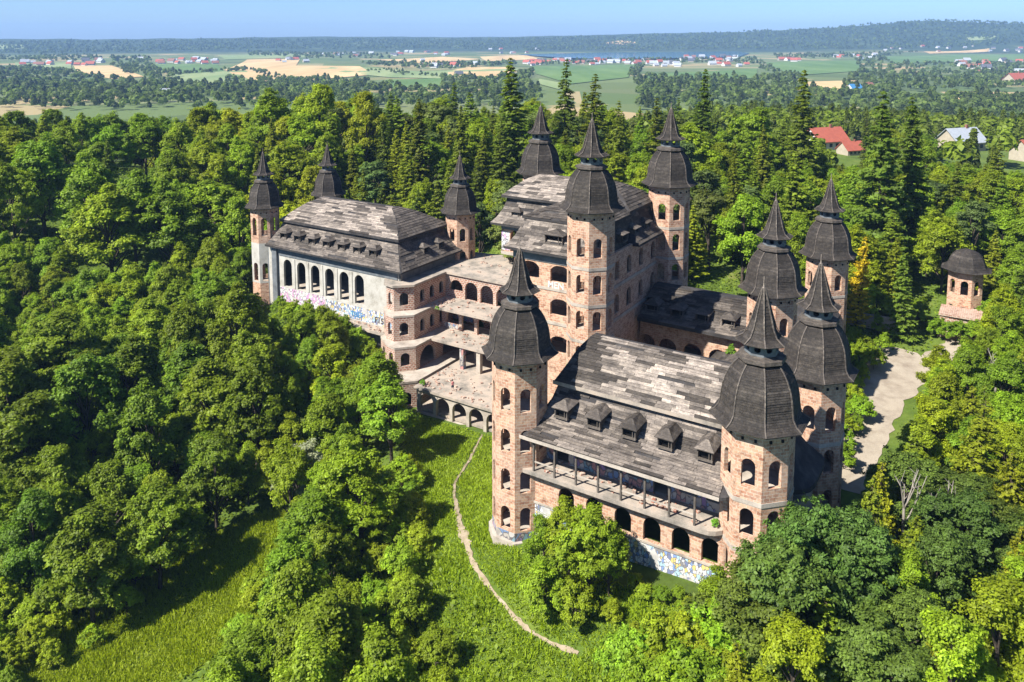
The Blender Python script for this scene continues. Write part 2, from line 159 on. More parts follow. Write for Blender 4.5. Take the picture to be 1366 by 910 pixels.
 (129.4,175.0,'broad',11.1),(93.6,166.0,'broad',10.6),(-46.5,137.4,'birch',9.0),(51.1,164.6,'larch',14.1),(24.9,128.7,'birch',10.4),(48.4,68.0,'young_spruce',7.1),(-23.3,95.5,'birch',9.0),(66.7,225.9,'larch',10.9),
 (-91.6,154.1,'birch',10.8),(-24.2,119.3,'broad',9.2),(-47.5,207.9,'larch',17.5),(-28.9,133.1,'shrub',4.1),(-10.2,60.2,'shrub',4.0),(-10.6,72.7,'shrub',3.9),(-3.3,57.0,'shrub',4.7),(-11.6,76.3,'shrub',4.9),
 (-13.8,96.1,'shrub',4.5),(63.2,111.5,'shrub',3.4),(-54.5,112.7,'shrub',3.0),(-10.8,67.5,'shrub',3.7),(-52.6,81.1,'shrub',4.1),(-7.4,161.6,'shrub',3.3),(-17.7,110.4,'shrub',4.5),(-6.7,64.6,'shrub',4.0),
 (-51.7,119.5,'shrub',3.2),(36.9,161.5,'shrub',3.5),(-25.1,77.1,'shrub',3.7),(-39.5,66.0,'shrub',4.5),(-53.3,72.1,'shrub',4.0),(-15.9,76.3,'shrub',3.6),(40.7,169.1,'shrub',4.2),(-73.3,132.9,'shrub',3.3),
 (-36.9,135.0,'shrub',4.3),(66.4,144.3,'shrub',3.1),(-66.7,106.5,'shrub',4.0),(-5.3,59.5,'shrub',3.6),(-13.9,72.4,'shrub',4.0),(-47.6,75.6,'shrub',3.0),(-11.9,87.9,'shrub',3.7),(-43.6,140.0,'shrub',3.7),
 (-27.5,64.4,'shrub',3.9),(-40.1,132.0,'shrub',4.2),(96.2,169.0,'shrub',3.4),(71.2,142.8,'shrub',4.1),(-55.6,101.5,'shrub',3.5),(-24.9,70.9,'shrub',4.4),(26.9,57.4,'shrub',3.1),(-39.7,137.2,'shrub',3.4),
 (-42.6,67.9,'shrub',3.5),(-9.7,70.1,'shrub',4.8),(-61.0,125.9,'shrub',4.5),(-55.1,77.0,'shrub',3.8),(-50.2,76.9,'shrub',4.2),(-9.3,65.2,'shrub',3.0),(35.8,147.8,'shrub',3.8),(-45.2,99.3,'shrub',4.6),
 (-14.1,78.7,'shrub',3.6),(-24.3,64.8,'shrub',4.2),(-51.7,74.8,'shrub',3.4),(-43.3,94.9,'shrub',4.4),(39.6,70.9,'shrub',3.9),(49.0,79.9,'shrub',3.2),(-42.3,130.1,'shrub',4.6),(-41.0,102.1,'shrub',4.7),
 (82.7,149.3,'shrub',3.0),(-27.0,73.5,'shrub',3.5),(-27.5,97.0,'willow',11.0),(-49.6,148.3,'shrub',3.9),(-44.0,145.9,'shrub',4.0),(-42.3,143.4,'shrub',4.3),(-41.1,143.1,'shrub',4.6),(-38.9,142.0,'shrub',4.3),
 (-37.7,141.3,'shrub',5.3),(-36.6,138.6,'shrub',5.8),(-33.9,138.8,'shrub',5.9),(-31.8,137.9,'shrub',4.9),(-30.6,135.9,'shrub',6.0),(-29.2,134.1,'shrub',4.4),(-27.1,135.1,'shrub',5.0),(-25.9,132.5,'shrub',5.1),
 (-24.4,131.7,'shrub',5.3),(-21.8,131.5,'shrub',5.5),(100.7,140.5,'shrub',5.4),(62.3,151.2,'shrub',6.5),(78.0,162.0,'shrub',3.2),(85.0,171.3,'birch',4.3),(77.6,177.0,'shrub',3.9),(88.9,122.2,'birch',5.2),
 (75.2,151.3,'birch',5.8),(76.3,156.5,'shrub',5.4),(86.2,163.0,'shrub',3.3),(74.6,146.1,'birch',4.6),(81.8,140.9,'shrub',6.3),(83.6,118.9,'shrub',4.6),(95.5,134.6,'shrub',6.0),(105.6,159.0,'shrub',5.8),
 (73.2,174.8,'shrub',4.8),(68.4,129.8,'shrub',4.8),(79.5,167.7,'birch',5.8),(81.6,158.8,'shrub',3.9),(84.9,158.1,'shrub',6.0),(59.6,153.0,'shrub',6.0),(64.0,138.1,'birch',4.4),(66.4,135.8,'birch',3.7),
 (72.6,165.8,'shrub',4.8),(46.7,134.7,'birch',5.9),(87.2,137.5,'shrub',3.8),(80.1,118.1,'shrub',3.8),(56.8,138.0,'shrub',5.5),(82.0,145.8,'shrub',5.4),(107.6,151.9,'birch',3.1),(83.4,155.1,'birch',5.7),
 (81.7,170.1,'shrub',4.2),(53.2,146.4,'birch',4.3),(65.9,160.7,'shrub',6.3),(79.7,126.7,'shrub',5.3),(59.7,125.3,'birch',4.3),(82.1,129.4,'birch',6.3),(83.8,113.6,'shrub',3.3),(66.4,151.9,'shrub',3.6),
 (56.3,132.8,'shrub',4.6),(65.4,128.6,'shrub',3.1),(90.0,164.5,'shrub',3.8),(95.3,138.4,'shrub',4.0),(100.2,147.1,'birch',5.8),(94.3,142.5,'shrub',6.1),(64.5,156.2,'shrub',4.6),(89.7,149.6,'birch',5.1),
 (70.7,146.1,'shrub',6.2),(61.8,130.5,'shrub',6.3),(89.7,171.1,'shrub',4.0),(49.8,135.4,'shrub',4.0),(96.4,162.9,'birch',4.1),(103.2,161.2,'shrub',4.7),(90.9,156.8,'birch',4.1),(108.1,155.5,'birch',5.1),
 (91.5,133.6,'shrub',5.6),(53.1,133.1,'shrub',3.6),(2.8,70.6,'birch',7.8),(5.4,70.1,'broad',8.6),(7.1,68.3,'broad',9.2),(9.0,68.1,'birch',7.4),(3.1,68.0,'shrub',4.8),(5.8,66.1,'shrub',4.4),
 (8.8,65.1,'shrub',2.3),(10.5,62.3,'shrub',2.3),(13.3,61.3,'shrub',2.3),(51.4,112.2,'shrub',2.5),(35.6,84.9,'shrub',2.7),(38.7,88.2,'shrub',3.5),(42.1,96.4,'shrub',3.2),(48.8,108.3,'shrub',2.4),
 (33.2,83.6,'shrub',2.7),(50.7,110.1,'shrub',3.0),(37.6,91.0,'shrub',4.2),(44.4,102.1,'shrub',3.0),(40.4,92.6,'shrub',3.6),(46.0,102.3,'shrub',4.0),(36.4,86.8,'shrub',2.3),(44.0,96.8,'shrub',2.6),
 (45.7,99.5,'shrub',3.7),(55.1,115.8,'shrub',3.2),(54.3,114.6,'shrub',4.0),(53.7,120.9,'shrub',3.9),(58.1,119.8,'shrub',3.5),(51.5,116.6,'shrub',3.6),(52.5,115.1,'shrub',4.3),(55.5,119.9,'shrub',2.9),
 (51.1,115.4,'shrub',3.2),(21.5,59,'oak',11.8),(24.4,60,'oak',13.1),(18.5,57,'oak',9.6),(27.1,61,'oak',12.5),(69.4,125.0,'shrub',3.6),(70.7,122.3,'shrub',4.2),(73.6,122.3,'shrub',4.0),
 (76.9,123.7,'shrub',4.5),(71.3,126.1,'shrub',2.6),(74.6,119.2,'shrub',5),(-52.9,87.9,'shrub',3.9),(-50.8,94.4,'birch',9.1),(-62.9,104.9,'shrub',6.0),(-72.9,124.9,'broad',9.5),(-56.7,120.0,'shrub',4.3),
 (-61.7,92.2,'shrub',4.4),(-50.3,135.2,'shrub',5.2),(-59.3,98.1,'shrub',4.4),(-74.7,142.2,'shrub',5.1),(-62.8,95.3,'shrub',4.6),(-60.1,102.3,'birch',10.3),(-36.0,102.0,'broad',8.6),(-39.9,122.0,'birch',12.1),
 (-51.4,109.1,'shrub',4.5),(-30.3,109.9,'shrub',5.9),(-65.0,144.0,'broad',10.3),(-77.7,125.3,'birch',8.1),(-44.6,115.7,'shrub',5.6),(-44.8,88.1,'shrub',4.5),(-63.4,122.4,'shrub',3.8),(-47.8,107.5,'broad',10.4),
 (-57.2,138.9,'shrub',4.4),(-73.6,112.5,'shrub',4.8),(-62.2,139.9,'broad',9.3),(-77.1,146.2,'birch',13.0),(-34.0,109.8,'broad',11.7),(-89.3,138.5,'shrub',5.4),(-83.2,127.8,'shrub',4.6),(-43.2,105.1,'broad',9.3),
 (-52.4,106.4,'shrub',5.4),(-75.9,128.7,'shrub',6.0),(-55.5,126.6,'shrub',5.8),(-69.8,148.4,'shrub',3.7),(-64.3,117.8,'shrub',5.8),(-66.6,137.8,'shrub',5.3),(-46.3,91.9,'shrub',4.8),(-41.6,115.0,'shrub',4.1),
 (-48.4,129.1,'shrub',5.6),(-58.4,106.2,'birch',10.1),(-55.1,90.6,'broad',11.2),(-39.0,104.5,'shrub',4.0),(-38.4,110.0,'broad',10.5),(-77.1,134.1,'broad',8.3),(-71.3,115.7,'shrub',3.5),(-69.6,104.8,'broad',11.4),
 (-48.2,112.0,'shrub',4.7),(-66.3,110.9,'shrub',5.7),(-47.5,123.2,'shrub',4.6),(-81.6,131.1,'shrub',5.2),(-44.4,102.1,'shrub',4.0),(-59.6,121.8,'broad',8.4),(-49.2,83.3,'shrub',3.8),(-82.1,124.4,'birch',8.9),
 (-55.2,97.3,'shrub',4.1),(-48.7,98.2,'broad',9.3),(-79.4,117.9,'birch',12.5),(-33.0,117.9,'shrub',4.2),(-60.4,137.4,'shrub',4.8),(-59.2,112.4,'birch',10.5),(-75.0,121.1,'shrub',5.8),(-70.7,139.5,'shrub',5.8),
 (-48.8,86.6,'shrub',5.9),(-42.9,91.2,'broad',12.4),(-72.8,118.9,'shrub',5.9),(-52.2,102.4,'shrub',4.1),(-66.5,102.1,'shrub',4.1),(-93.4,145.3,'shrub',5.7),(-69.7,131.5,'shrub',3.8),(-67.1,119.4,'shrub',3.8),
 (-58.1,90.4,'shrub',4.0),(-54.6,149.9,'shrub',3.8),(-74.2,116.5,'shrub',4.3),(-61.6,129.9,'shrub',4.5),(-59.5,132.6,'shrub',5.3),(-67.1,123.1,'birch',12.7),(-32.5,122.7,'shrub',4.0),(-70.0,110.9,'shrub',3.6),
 (-55.5,104.8,'shrub',4.9),(-85.3,144.4,'broad',8.1),(-46.1,119.4,'broad',10.3),(-84.8,149.0,'birch',13.0),(-65.3,131.8,'shrub',5.6),(-80.1,121.3,'birch',8.9),(-79.5,138.5,'birch',11.1),(-64.7,108.5,'shrub',3.9),
 (-45.9,84.4,'shrub',3.3),(-18.4,97.0,'shrub',4.6),(-61.5,70.8,'shrub',2.7),(-55.8,70.3,'shrub',2.8),(-43.7,83.2,'shrub',3.8),(-14.6,86.9,'shrub',4.4),(-19.9,90.7,'shrub',2.3),(-58.7,78.0,'shrub',2.5),
 (-51.4,90.7,'shrub',2.8),(-49.9,72.1,'shrub',3.0),(-61.3,83.2,'shrub',2.8),(-25.1,89.3,'shrub',4.4),(-21.9,88.3,'shrub',3.1),(-25.8,85.7,'shrub',3.3),(-60.6,73.2,'shrub',3.2),(-22.0,73.6,'shrub',2.7),
 (-16.3,71.5,'shrub',3.8),(-16.8,94.1,'shrub',2.4),(-10.1,80.7,'shrub',3.5),(-61.4,85.6,'shrub',2.5),(-45.9,95.9,'shrub',2.5),(-17.3,99.4,'shrub',2.2),(-12.6,82.6,'shrub',3.6),(-19.9,84.1,'shrub',3.6),
 (-23.9,80.7,'shrub',3.1),(-28.2,81.5,'shrub',3.3),(-57.6,82.4,'shrub',3.2),(-57.7,86.2,'shrub',3.2),(-21.2,94.0,'shrub',3.2),(-16.4,81.5,'shrub',3.1),(-45.0,78.5,'shrub',2.3),(-12.5,93.0,'shrub',2.7),
 (-54.1,94.0,'shrub',2.3),(-14.8,90.7,'shrub',4.4),(-59.8,75.6,'shrub',3.8),(-54.6,74.2,'shrub',3.6),(-49.8,79.7,'shrub',3.1),(-26.2,99.1,'shrub',3.9),(-41.2,97.8,'shrub',3.0),(-17.2,74.1,'shrub',3.6),
 (-60.1,94.3,'shrub',2.6),(-19.3,87.6,'shrub',4.0),(-11.7,85.0,'shrub',4.2),(-51.8,84.8,'shrub',4.0),(-51.7,98.3,'shrub',4.2),(-27.8,79.0,'shrub',3.2),(-55.9,79.6,'shrub',2.4),(-24.7,83.0,'shrub',3.9),
 (-13.5,99.2,'shrub',3.4),(-19.8,79.1,'shrub',4.3),(-17.5,89.3,'shrub',4.5),(-21.8,77.1,'shrub',2.9),(-57.4,72.2,'shrub',3.5),(-12.1,70.7,'shrub',3.7),(-51.4,85.9,'shrub',4.2),(-47.4,84.0,'shrub',3.6),
 (-53.3,83.9,'shrub',4.4),(-57.2,86.0,'shrub',5),(-46.5,88.4,'shrub',3.6),(-46.4,93.0,'shrub',4),(-45.3,97.1,'shrub',4),(-56.5,81.9,'shrub',5),(-55.1,89.3,'shrub',5),(-52.9,91.0,'shrub',5),
 (9.6,58,'shrub',6.1),(12.0,58,'shrub',6.4),(13.8,57,'shrub',6.7),(15.6,56,'shrub',7.3),(9.4,55,'shrub',5.8),(12.0,54,'shrub',5.9),(15.4,54,'shrub',6.4),(18.1,54,'oak',6.5),
 (11.1,68.4,'shrub',1.1),(11.4,68.1,'shrub',1.7),(12.1,66.8,'shrub',1.6),(13.0,66.7,'shrub',1.2),(13.5,66.0,'shrub',1.7),(14.9,66.0,'shrub',1.5),(14.9,64.9,'shrub',1.1),(15.6,64.8,'shrub',1.4),
 (16.9,64.7,'shrub',1.5)]
FIELDS = [('wheat_field', 'wheat', ((-1205, 2188), (-1112, 2215), (-734, 1586), (-754, 1500), (-924, 1697))),
 ('green_field', 'crop', ((-1079, 2334), (-871, 2355), (-661, 1831), (-739, 1713))),
 ('meadow', 'meadow', ((-725, 1680), (-636, 1912), (-460, 1382), (-528, 1291))),
 ('wheat_field', 'wheat', ((-690, 1912), (-896, 2699), (-747, 2808), (-593, 2188), (-405, 2117), (-295, 1711), (-375, 1512), (-477, 1432))),
 ('meadow', 'meadow', ((-555, 2081), (-349, 2028), (-213, 1837), (32, 2026), (-60, 1474), (-243, 1584))),
 ('green_field', 'crop', ((-237, 1495), (-134, 1527), (-95, 1217), (-187, 1213))),
 ('wheat_field', 'wheat', ((-149, 1833), (-115, 2103), (4, 2141), (-4, 1546), (-119, 1522))),
 ('green_field', 'crop', ((57, 2231), (390, 2484), (213, 1458), (92, 1267), (50, 1672))),
 ('meadow', 'meadow', ((50, 1438), (91, 1248), (67, 1146), (39, 1296))),
 ('wheat_field', 'wheat', ((494, 1333), (612, 1412), (404, 1000), (354, 920), (423, 1150))),
 ('green_field', 'crop', ((775, 2445), (1134, 2582), (817, 1877), (569, 1602))),
 ('green_field', 'crop', ((1430, 3110), (2264, 3527), (1672, 2603), (1090, 2284))),
 ('wheat_field', 'wheat', ((588, 1068), (696, 1122), (621, 985), (535, 972))),
 ('wheat_field', 'wheat', ((1852, 3592), (2271, 3797), (2201, 3678), (1780, 3401))),
 ('wheat_field', 'wheat', ((541, 4807), (686, 4979), (762, 4807), (669, 4688))),
 ('meadow', 'meadow', ((-2671, 4167), (-2568, 4191), (-2423, 3982), (-2505, 3906))),
 ('wheat_field', 'wheat', ((-489, 2843), (-277, 3170), (-121, 3002), (-274, 2366))),
 ('wheat_field', 'wheat', ((-128, 3170), (54, 3352), (103, 2965), (-85, 2730))),
 ('meadow', 'meadow', ((-1238, 3352), (-965, 3628), (-740, 2992), (-968, 2687))),
 ('meadow', 'meadow', ((-1441, 2310), (-1306, 2361), (-1113, 2010), (-1293, 2072))),
 ('green_field', 'crop', ((264, 1584), (621, 2016), (444, 1440), (225, 1272))),
 ('meadow', 'meadow', ((2374, 4172), (2538, 4186), (2453, 4073), (2309, 4069)))]
LAKE = ((23, 3431), (420, 3822), (1164, 4103), (1089, 3656), (852, 3001), (466, 2801), (255, 2801), (108, 3113))
WOODS = [(((-1281, 1991), (-1175, 2003), (-849, 1571), (-626, 1373), (-415, 1244), (-317, 949), (-648, 1003)), 495, 13),
 (((-1457, 2895), (-1200, 2641), (-770, 1746), (-807, 1669), (-1012, 2016)), 143, 14),
 (((-1997, 3110), (-1774, 3352), (-1311, 2614), (-1296, 2363), (-1543, 2401)), 165, 12),
 (((-1369, 4129), (-829, 3628), (-513, 3352), (-453, 2958), (-747, 2808), (-1070, 3225)), 231, 13),
 (((-463, 2423), (-203, 2316), (17, 2579), (15, 2279), (-149, 1912), (-357, 2072)), 209, 12),
 (((-571, 1582), (-480, 1483), (-283, 1476), (-175, 1210), (-159, 1034), (-382, 1054)), 231, 12),
 (((-131, 1496), (-57, 1417), (46, 1806), (29, 1073), (-91, 1033)), 176, 13),
 (((41, 2585), (288, 2866), (912, 2965), (718, 2334), (432, 2597), (80, 2310)), 231, 11),
 (((216, 1456), (422, 1411), (546, 1496), (387, 1045), (173, 1036)), 231, 13),
 (((1153, 2684), (1453, 3110), (1063, 2228), (1555, 2420), (1189, 1848), (832, 1776), (801, 1839)), 231, 12),
 (((760, 1766), (1115, 1732), (751, 1163), (617, 1112), (453, 1048), (477, 1155)), 385, 13),
 (((1093, 3352), (1649, 3531), (1811, 3523), (1453, 3110), (933, 2780)), 209, 12),
 (((461, 981), (636, 985), (475, 733), (361, 766)), 209, 14),
 (((-2775, 4331), (-1627, 5059), (84, 5252), (70, 4405), (-1378, 4277), (-2115, 3612), (-2295, 3575)), 2300, 14),
 (((84, 5252), (1563, 5263), (3007, 4704), (2509, 3915), (1768, 3788), (1257, 4224), (68, 4253)), 3000, 15),
 (((-877, 1360), (-415, 1244), (-131, 1128), (41, 1181), (28, 812), (-536, 829)), 825, 13),
 (((201, 1274), (410, 1121), (584, 902), (423, 652), (130, 822)), 660, 13),
 (((-623, 1873), (-596, 1873), (-342, 1378), (-355, 1330)), 49, 10),
 (((360, 2361), (392, 2355), (221, 1403), (202, 1406)), 49, 10),
 (((736, 2467), (775, 2445), (542, 1526), (499, 1481)), 60, 10),
 (((-342, 1987), (-60, 1474), (-71, 1422), (-335, 1842)), 66, 9),
 (((-754, 1746), (-665, 2000), (-619, 1873), (-708, 1650)), 66, 9),
 (((1076, 1882), (1209, 1880), (908, 1409), (789, 1378)), 88, 12),
 (((-846, 1821), (-731, 1750), (-506, 1209), (-582, 1251)), 66, 13)]
HOUSES = [(-1196,2253,21.482052553993455,'tile_dark','white'),(-1395,2282,21.490210452984822,'tile_grey','white'),(-1378,2290,15.219155493578473,'tile_grey','white'),(-1440,2350,15.515341294099994,'tile_dark','cream'),(-1319,2210,14.248906765590128,'tile_brown','white'),(-1341,2183,14.88510744245606,'tile_red','white'),(-1239,2401,21.65330190055075,'tile_grey','white'),(-1288,2178,19.215777469962173,'tile_brown','cream'),
 (-1354,2331,14.49360451416771,'tile_grey','white'),(-1317,2269,13.030448074369211,'tile_red','white'),(-1284,2215,17.32670667967035,'tile_red','white'),(-1314,2456,21.775896068298117,'tile_dark','white'),(-1286,2479,20.08964473582391,'tile_brown','white'),(-1473,2401,14.62827539155943,'tile_dark','cream'),(-1175,2220,21.478394464849295,'tile_red','white'),(-1246,2243,13.972475821583496,'tile_red','white'),
 (-1281,2476,21.512201665379656,'tile_grey','white'),(-1208,2213,16.0596357396326,'tile_red','cream'),(-1358,2345,14.597299979544896,'tile_dark','white'),(-1180,2198,14.453765179821547,'tile_red','white'),(-1297,2339,15.136029434688586,'tile_grey','white'),(-1081,2553,13.501365079071041,'tile_grey','cream'),(-1012,2409,14.175146444378079,'tile_red','white'),(-988,2431,13.95967548727533,'tile_grey','white'),
 (-1008,2617,17.078394221499785,'tile_red','cream'),(-954,2565,17.393430986997124,'tile_grey','white'),(-1121,2550,14.318557262517833,'tile_dark','white'),(-934,2498,17.493902055995093,'tile_grey','white'),(-1068,2418,20.806481260995717,'tile_red','white'),(-968,2470,18.97616600475361,'tile_grey','cream'),(-1044,2617,17.371167014417992,'tile_red','cream'),(-1039,2363,18.84722934371117,'tile_brown','white'),
 (-1086,2620,19.044786315136893,'tile_red','white'),(-983,2429,16.1309605722493,'tile_grey','white'),(-1004,2597,20.585916284861096,'tile_grey','cream'),(-883,2371,17.663254874026208,'tile_brown','white'),(-918,2380,17.29515039582345,'tile_red','white'),(-1054,2659,20.023344654038723,'tile_grey','white'),(-1060,2482,19.97234271320815,'tile_brown','white'),(-1223,2626,16.969615739707994,'tile_grey','white'),
 (-998,2490,13.37675534843069,'tile_red','white'),(-1223,2641,15.856157576380852,'tile_red','white'),(-762,2600,16.42268965365526,'tile_red','white'),(-709,2482,13.005945542117084,'tile_grey','white'),(-752,2696,20.482330537775063,'tile_dark','white'),(-735,2708,17.90698776851467,'tile_red','white'),(-646,2498,16.771917340779193,'tile_grey','cream'),(-754,2690,18.363438780938964,'tile_grey','white'),
 (-282,3397,16.16004474007419,'tile_grey','cream'),(-756,3428,18.536512351444458,'tile_red','white'),(-343,3592,16.88515414141211,'tile_brown','white'),(-296,3588,21.65025187056274,'tile_red','cream'),(-616,3138,17.466749543395746,'tile_brown','white'),(-281,3491,15.577585170340708,'tile_dark','white'),(-489,3531,15.637927892504546,'tile_red','cream'),(-814,3456,15.464088575476747,'tile_grey','cream'),
 (-733,3691,14.392890904047388,'tile_grey','cream'),(-493,3507,18.80388965287309,'tile_red','white'),(-718,3280,15.7062078307653,'tile_grey','white'),(-659,3460,17.179030665366966,'tile_dark','white'),(-562,3924,15.27180653049837,'tile_grey','white'),(-331,3448,13.131044647597035,'tile_grey','cream'),(-484,3317,18.690118110476284,'tile_dark','white'),(-631,3579,20.66711248812441,'tile_grey','white'),
 (-409,3893,20.526507690765246,'tile_dark','white'),(-627,3265,21.19608055650112,'tile_dark','white'),(-523,3487,15.976633055817357,'tile_dark','white'),(-420,3888,15.070173326170767,'tile_brown','cream'),(-518,3933,19.503387271344852,'tile_grey','cream'),(-492,3910,20.578563743093675,'tile_grey','white'),(-284,3314,14.21163300384937,'tile_grey','white'),(-726,3394,16.725426235932847,'tile_grey','white'),
 (-310,2758,16.412791503293324,'tile_grey','white'),(-156,2151,20.906114068727778,'tile_red','white'),(-206,2236,17.406217859541073,'tile_brown','cream'),(-241,2161,14.35998287139709,'tile_brown','white'),(-109,2310,18.587900437305237,'tile_grey','white'),(-206,2134,17.652961349307944,'tile_grey','white'),(-189,2146,14.613883496676722,'tile_dark','white'),(-238,2181,13.820604471642255,'tile_grey','white'),
 (-202,2060,17.32421137146432,'tile_grey','white'),(53,2437,13.482932728783704,'tile_grey','white'),(388,2693,14.044699965074614,'tile_grey','cream'),(463,2720,18.623177263012707,'tile_brown','white'),(199,2530,16.138045662376086,'tile_red','white'),(432,2504,20.240528663114212,'tile_red','white'),(288,2544,18.15932608346587,'tile_grey','white'),(96,2799,14.821667661967764,'tile_dark','white'),
 (263,2470,13.003956689260074,'tile_grey','white'),(346,2611,17.190161437966538,'tile_grey','white'),(121,2629,16.470917327852906,'tile_red','cream'),(171,2680,14.453837266216507,'tile_red','white'),(297,2786,21.320678515493753,'tile_red','white'),(364,2504,17.245585692220786,'tile_grey','cream'),(378,2665,19.070188709792056,'tile_red','white'),(151,2799,15.074252254577154,'tile_red','white'),
 (519,2606,15.806553823204979,'tile_dark','white'),(382,2484,14.470178894568814,'tile_red','white'),(481,2490,16.875831637813153,'tile_grey','cream'),(66,2415,16.691519249437874,'tile_red','white'),(513,2536,16.150119702931807,'tile_dark','white'),(474,2562,21.421625981043167,'tile_red','white'),(66,2609,13.541248727076573,'tile_red','white'),(205,2783,13.338440996045032,'tile_dark','cream'),
 (293,2626,17.781781763609565,'tile_red','white'),(92,2541,21.291722688506738,'tile_red','white'),(158,2802,17.856697747249342,'tile_grey','white'),(220,2527,19.530747652882177,'tile_brown','cream'),(245,2440,15.015761852191277,'tile_red','white'),(79,2423,20.374939103598727,'tile_red','white'),(85,2690,13.758922444204106,'tile_red','white'),(173,2780,19.305421525530434,'tile_brown','white'),
 (184,2635,13.886778739443995,'tile_red','white'),(402,2550,21.064809825816607,'tile_red','white'),(323,2606,20.351206199736765,'tile_grey','white'),(381,2490,15.409253753415008,'tile_grey','cream'),(113,2783,14.524264791875863,'tile_dark','white'),(194,2776,19.874089767416095,'tile_grey','white'),(70,2748,16.214335441020097,'tile_red','cream'),(353,2693,16.86012907421521,'tile_grey','white'),
 (46,2504,20.442307259652633,'tile_red','white'),(315,2723,19.38490898382885,'tile_red','white'),(452,2733,15.853673614654468,'tile_grey','cream'),(255,2609,19.90750847765684,'tile_dark','cream'),(498,2507,13.93206744001739,'tile_dark','cream'),(60,2313,13.295835578298162,'tile_dark','white'),(815,2925,14.940578101664345,'tile_brown','white'),(743,2952,19.75972124984263,'tile_red','white'),
 (592,2629,20.56188923996507,'tile_dark','cream'),(727,3054,20.485111096091217,'tile_grey','white'),(672,3078,19.459225964047242,'tile_red','cream'),(804,2962,19.14613191955771,'tile_red','cream'),(799,2938,13.090739137916602,'tile_grey','white'),(646,2938,15.855198600153361,'tile_grey','white'),(685,2895,19.330122688528107,'tile_dark','white'),(713,2609,19.235257506498527,'tile_grey','white'),
 (800,2945,18.34200267628892,'tile_brown','white'),(704,3089,13.785420253601918,'tile_brown','white'),(734,2736,15.761132543665369,'tile_grey','cream'),(816,3085,19.780541314147257,'tile_dark','white'),(769,2745,20.54429146937796,'tile_grey','white'),(638,2876,21.065176875066726,'tile_grey','white'),(734,2935,13.026640683713604,'tile_grey','white'),(684,2638,21.191573464099037,'tile_red','white'),
 (594,2783,17.980795936249034,'tile_dark','white'),(841,3013,15.750218288426044,'tile_dark','white'),(849,3033,18.695267399529598,'tile_grey','cream'),(907,2684,20.47242963879837,'tile_red','cream'),(966,2748,17.75892742250865,'tile_dark','cream'),(919,2653,21.69908453506455,'tile_red','white'),(913,2684,18.431032874214555,'tile_red','white'),(938,2617,19.212028689468667,'tile_red','white'),
 (898,2536,21.614891452007782,'tile_red','white'),(1193,2723,15.061622485824067,'tile_grey','white'),(1398,3265,14.741746917748426,'tile_grey','white'),(1202,2932,13.944109247436858,'tile_red','cream'),(1250,2792,19.417894773505022,'tile_grey','cream'),(1179,2699,13.929906735480067,'tile_grey','white'),(1273,3082,17.128064572945682,'tile_red','white'),(1245,3064,17.891195723369627,'tile_grey','white'),
 (1341,3082,19.15351379684772,'tile_red','white'),(1486,3269,19.838134903002693,'tile_grey','white'),(1841,3780,16.187253801214826,'tile_dark','white'),(2048,3840,17.488850569593616,'tile_grey','white'),(2176,3836,16.032518584189205,'tile_grey','cream'),(1812,3810,15.140537190731884,'tile_brown','white'),(2003,3897,17.298013798087975,'tile_red','cream'),(1917,3588,13.826379709483705,'tile_brown','white'),
 (1705,3645,16.249393547293685,'tile_grey','white'),(2088,3818,17.65091389198369,'tile_dark','white'),(2386,3746,17.247002278811337,'tile_red','white'),(2344,3699,17.570318268258,'tile_dark','white'),(2281,3784,18.341848846214543,'tile_dark','cream'),(2243,3884,13.214373907407259,'tile_grey','cream'),(2279,3678,21.238200061645216,'tile_dark','white'),(2201,3674,14.333957446566227,'tile_grey','cream'),
 (2305,3620,14.950274367200027,'tile_dark','white'),(1314,2208,18.998559204491684,'tile_red','white'),(1453,2448,16.430575641417754,'tile_red','cream'),(1426,2501,20.454616274271288,'tile_grey','cream'),(1266,2241,21.28161861958693,'tile_brown','cream'),(1178,2070,15.400287264452768,'tile_red','cream'),(1476,2371,17.66488570769582,'tile_dark','cream'),(1337,2385,18.79157539900278,'tile_grey','white'),
 (1172,1967,21.692682875969474,'tile_dark','white'),(1147,1989,19.58304123183554,'tile_brown','white'),(1555,2524,19.940180636211494,'tile_dark','white'),(1120,1842,13.504535505470082,'tile_dark','white'),(1259,2144,13.192581840007215,'tile_red','white'),(1085,1772,16.3340727472187,'tile_dark','white'),(1122,1758,21.892236042025402,'tile_grey','white'),(1562,2454,17.038516689068487,'tile_red','white'),
 (1042,1772,15.692894118702604,'tile_brown','white'),(1204,2132,17.44855456079896,'tile_grey','white'),(1461,2462,13.791321270554471,'tile_red','white'),(674,2290,15.481688241329714,'tile_red','cream'),(467,2243,18.63151409678858,'tile_grey','white'),(491,2385,20.888686097242754,'tile_grey','white'),(479,2423,13.467574336492865,'tile_grey','white'),(436,2462,20.416458841406047,'tile_grey','white'),
 (420,2324,14.057083679090335,'tile_grey','white'),(590,2350,21.54119129676564,'tile_grey','white'),(615,2369,13.601512040511764,'tile_red','white'),(627,2198,13.624224935530652,'tile_grey','white'),(434,2274,15.327865698046011,'tile_grey','white'),(608,2261,21.11770011843995,'tile_red','white'),(484,2390,21.520962741266437,'tile_dark','white'),(-61,4365,16.82682048484511,'tile_red','white'),
 (-118,4341,17.420851174951967,'tile_grey','white'),(10,3712,14.305522150581176,'tile_brown','white'),(0,3724,17.997714610085893,'tile_grey','white'),(70,3784,15.64241754675354,'tile_brown','white'),(-50,3733,15.381377915890445,'tile_dark','white'),(137,4355,19.928936339875378,'tile_grey','white')]
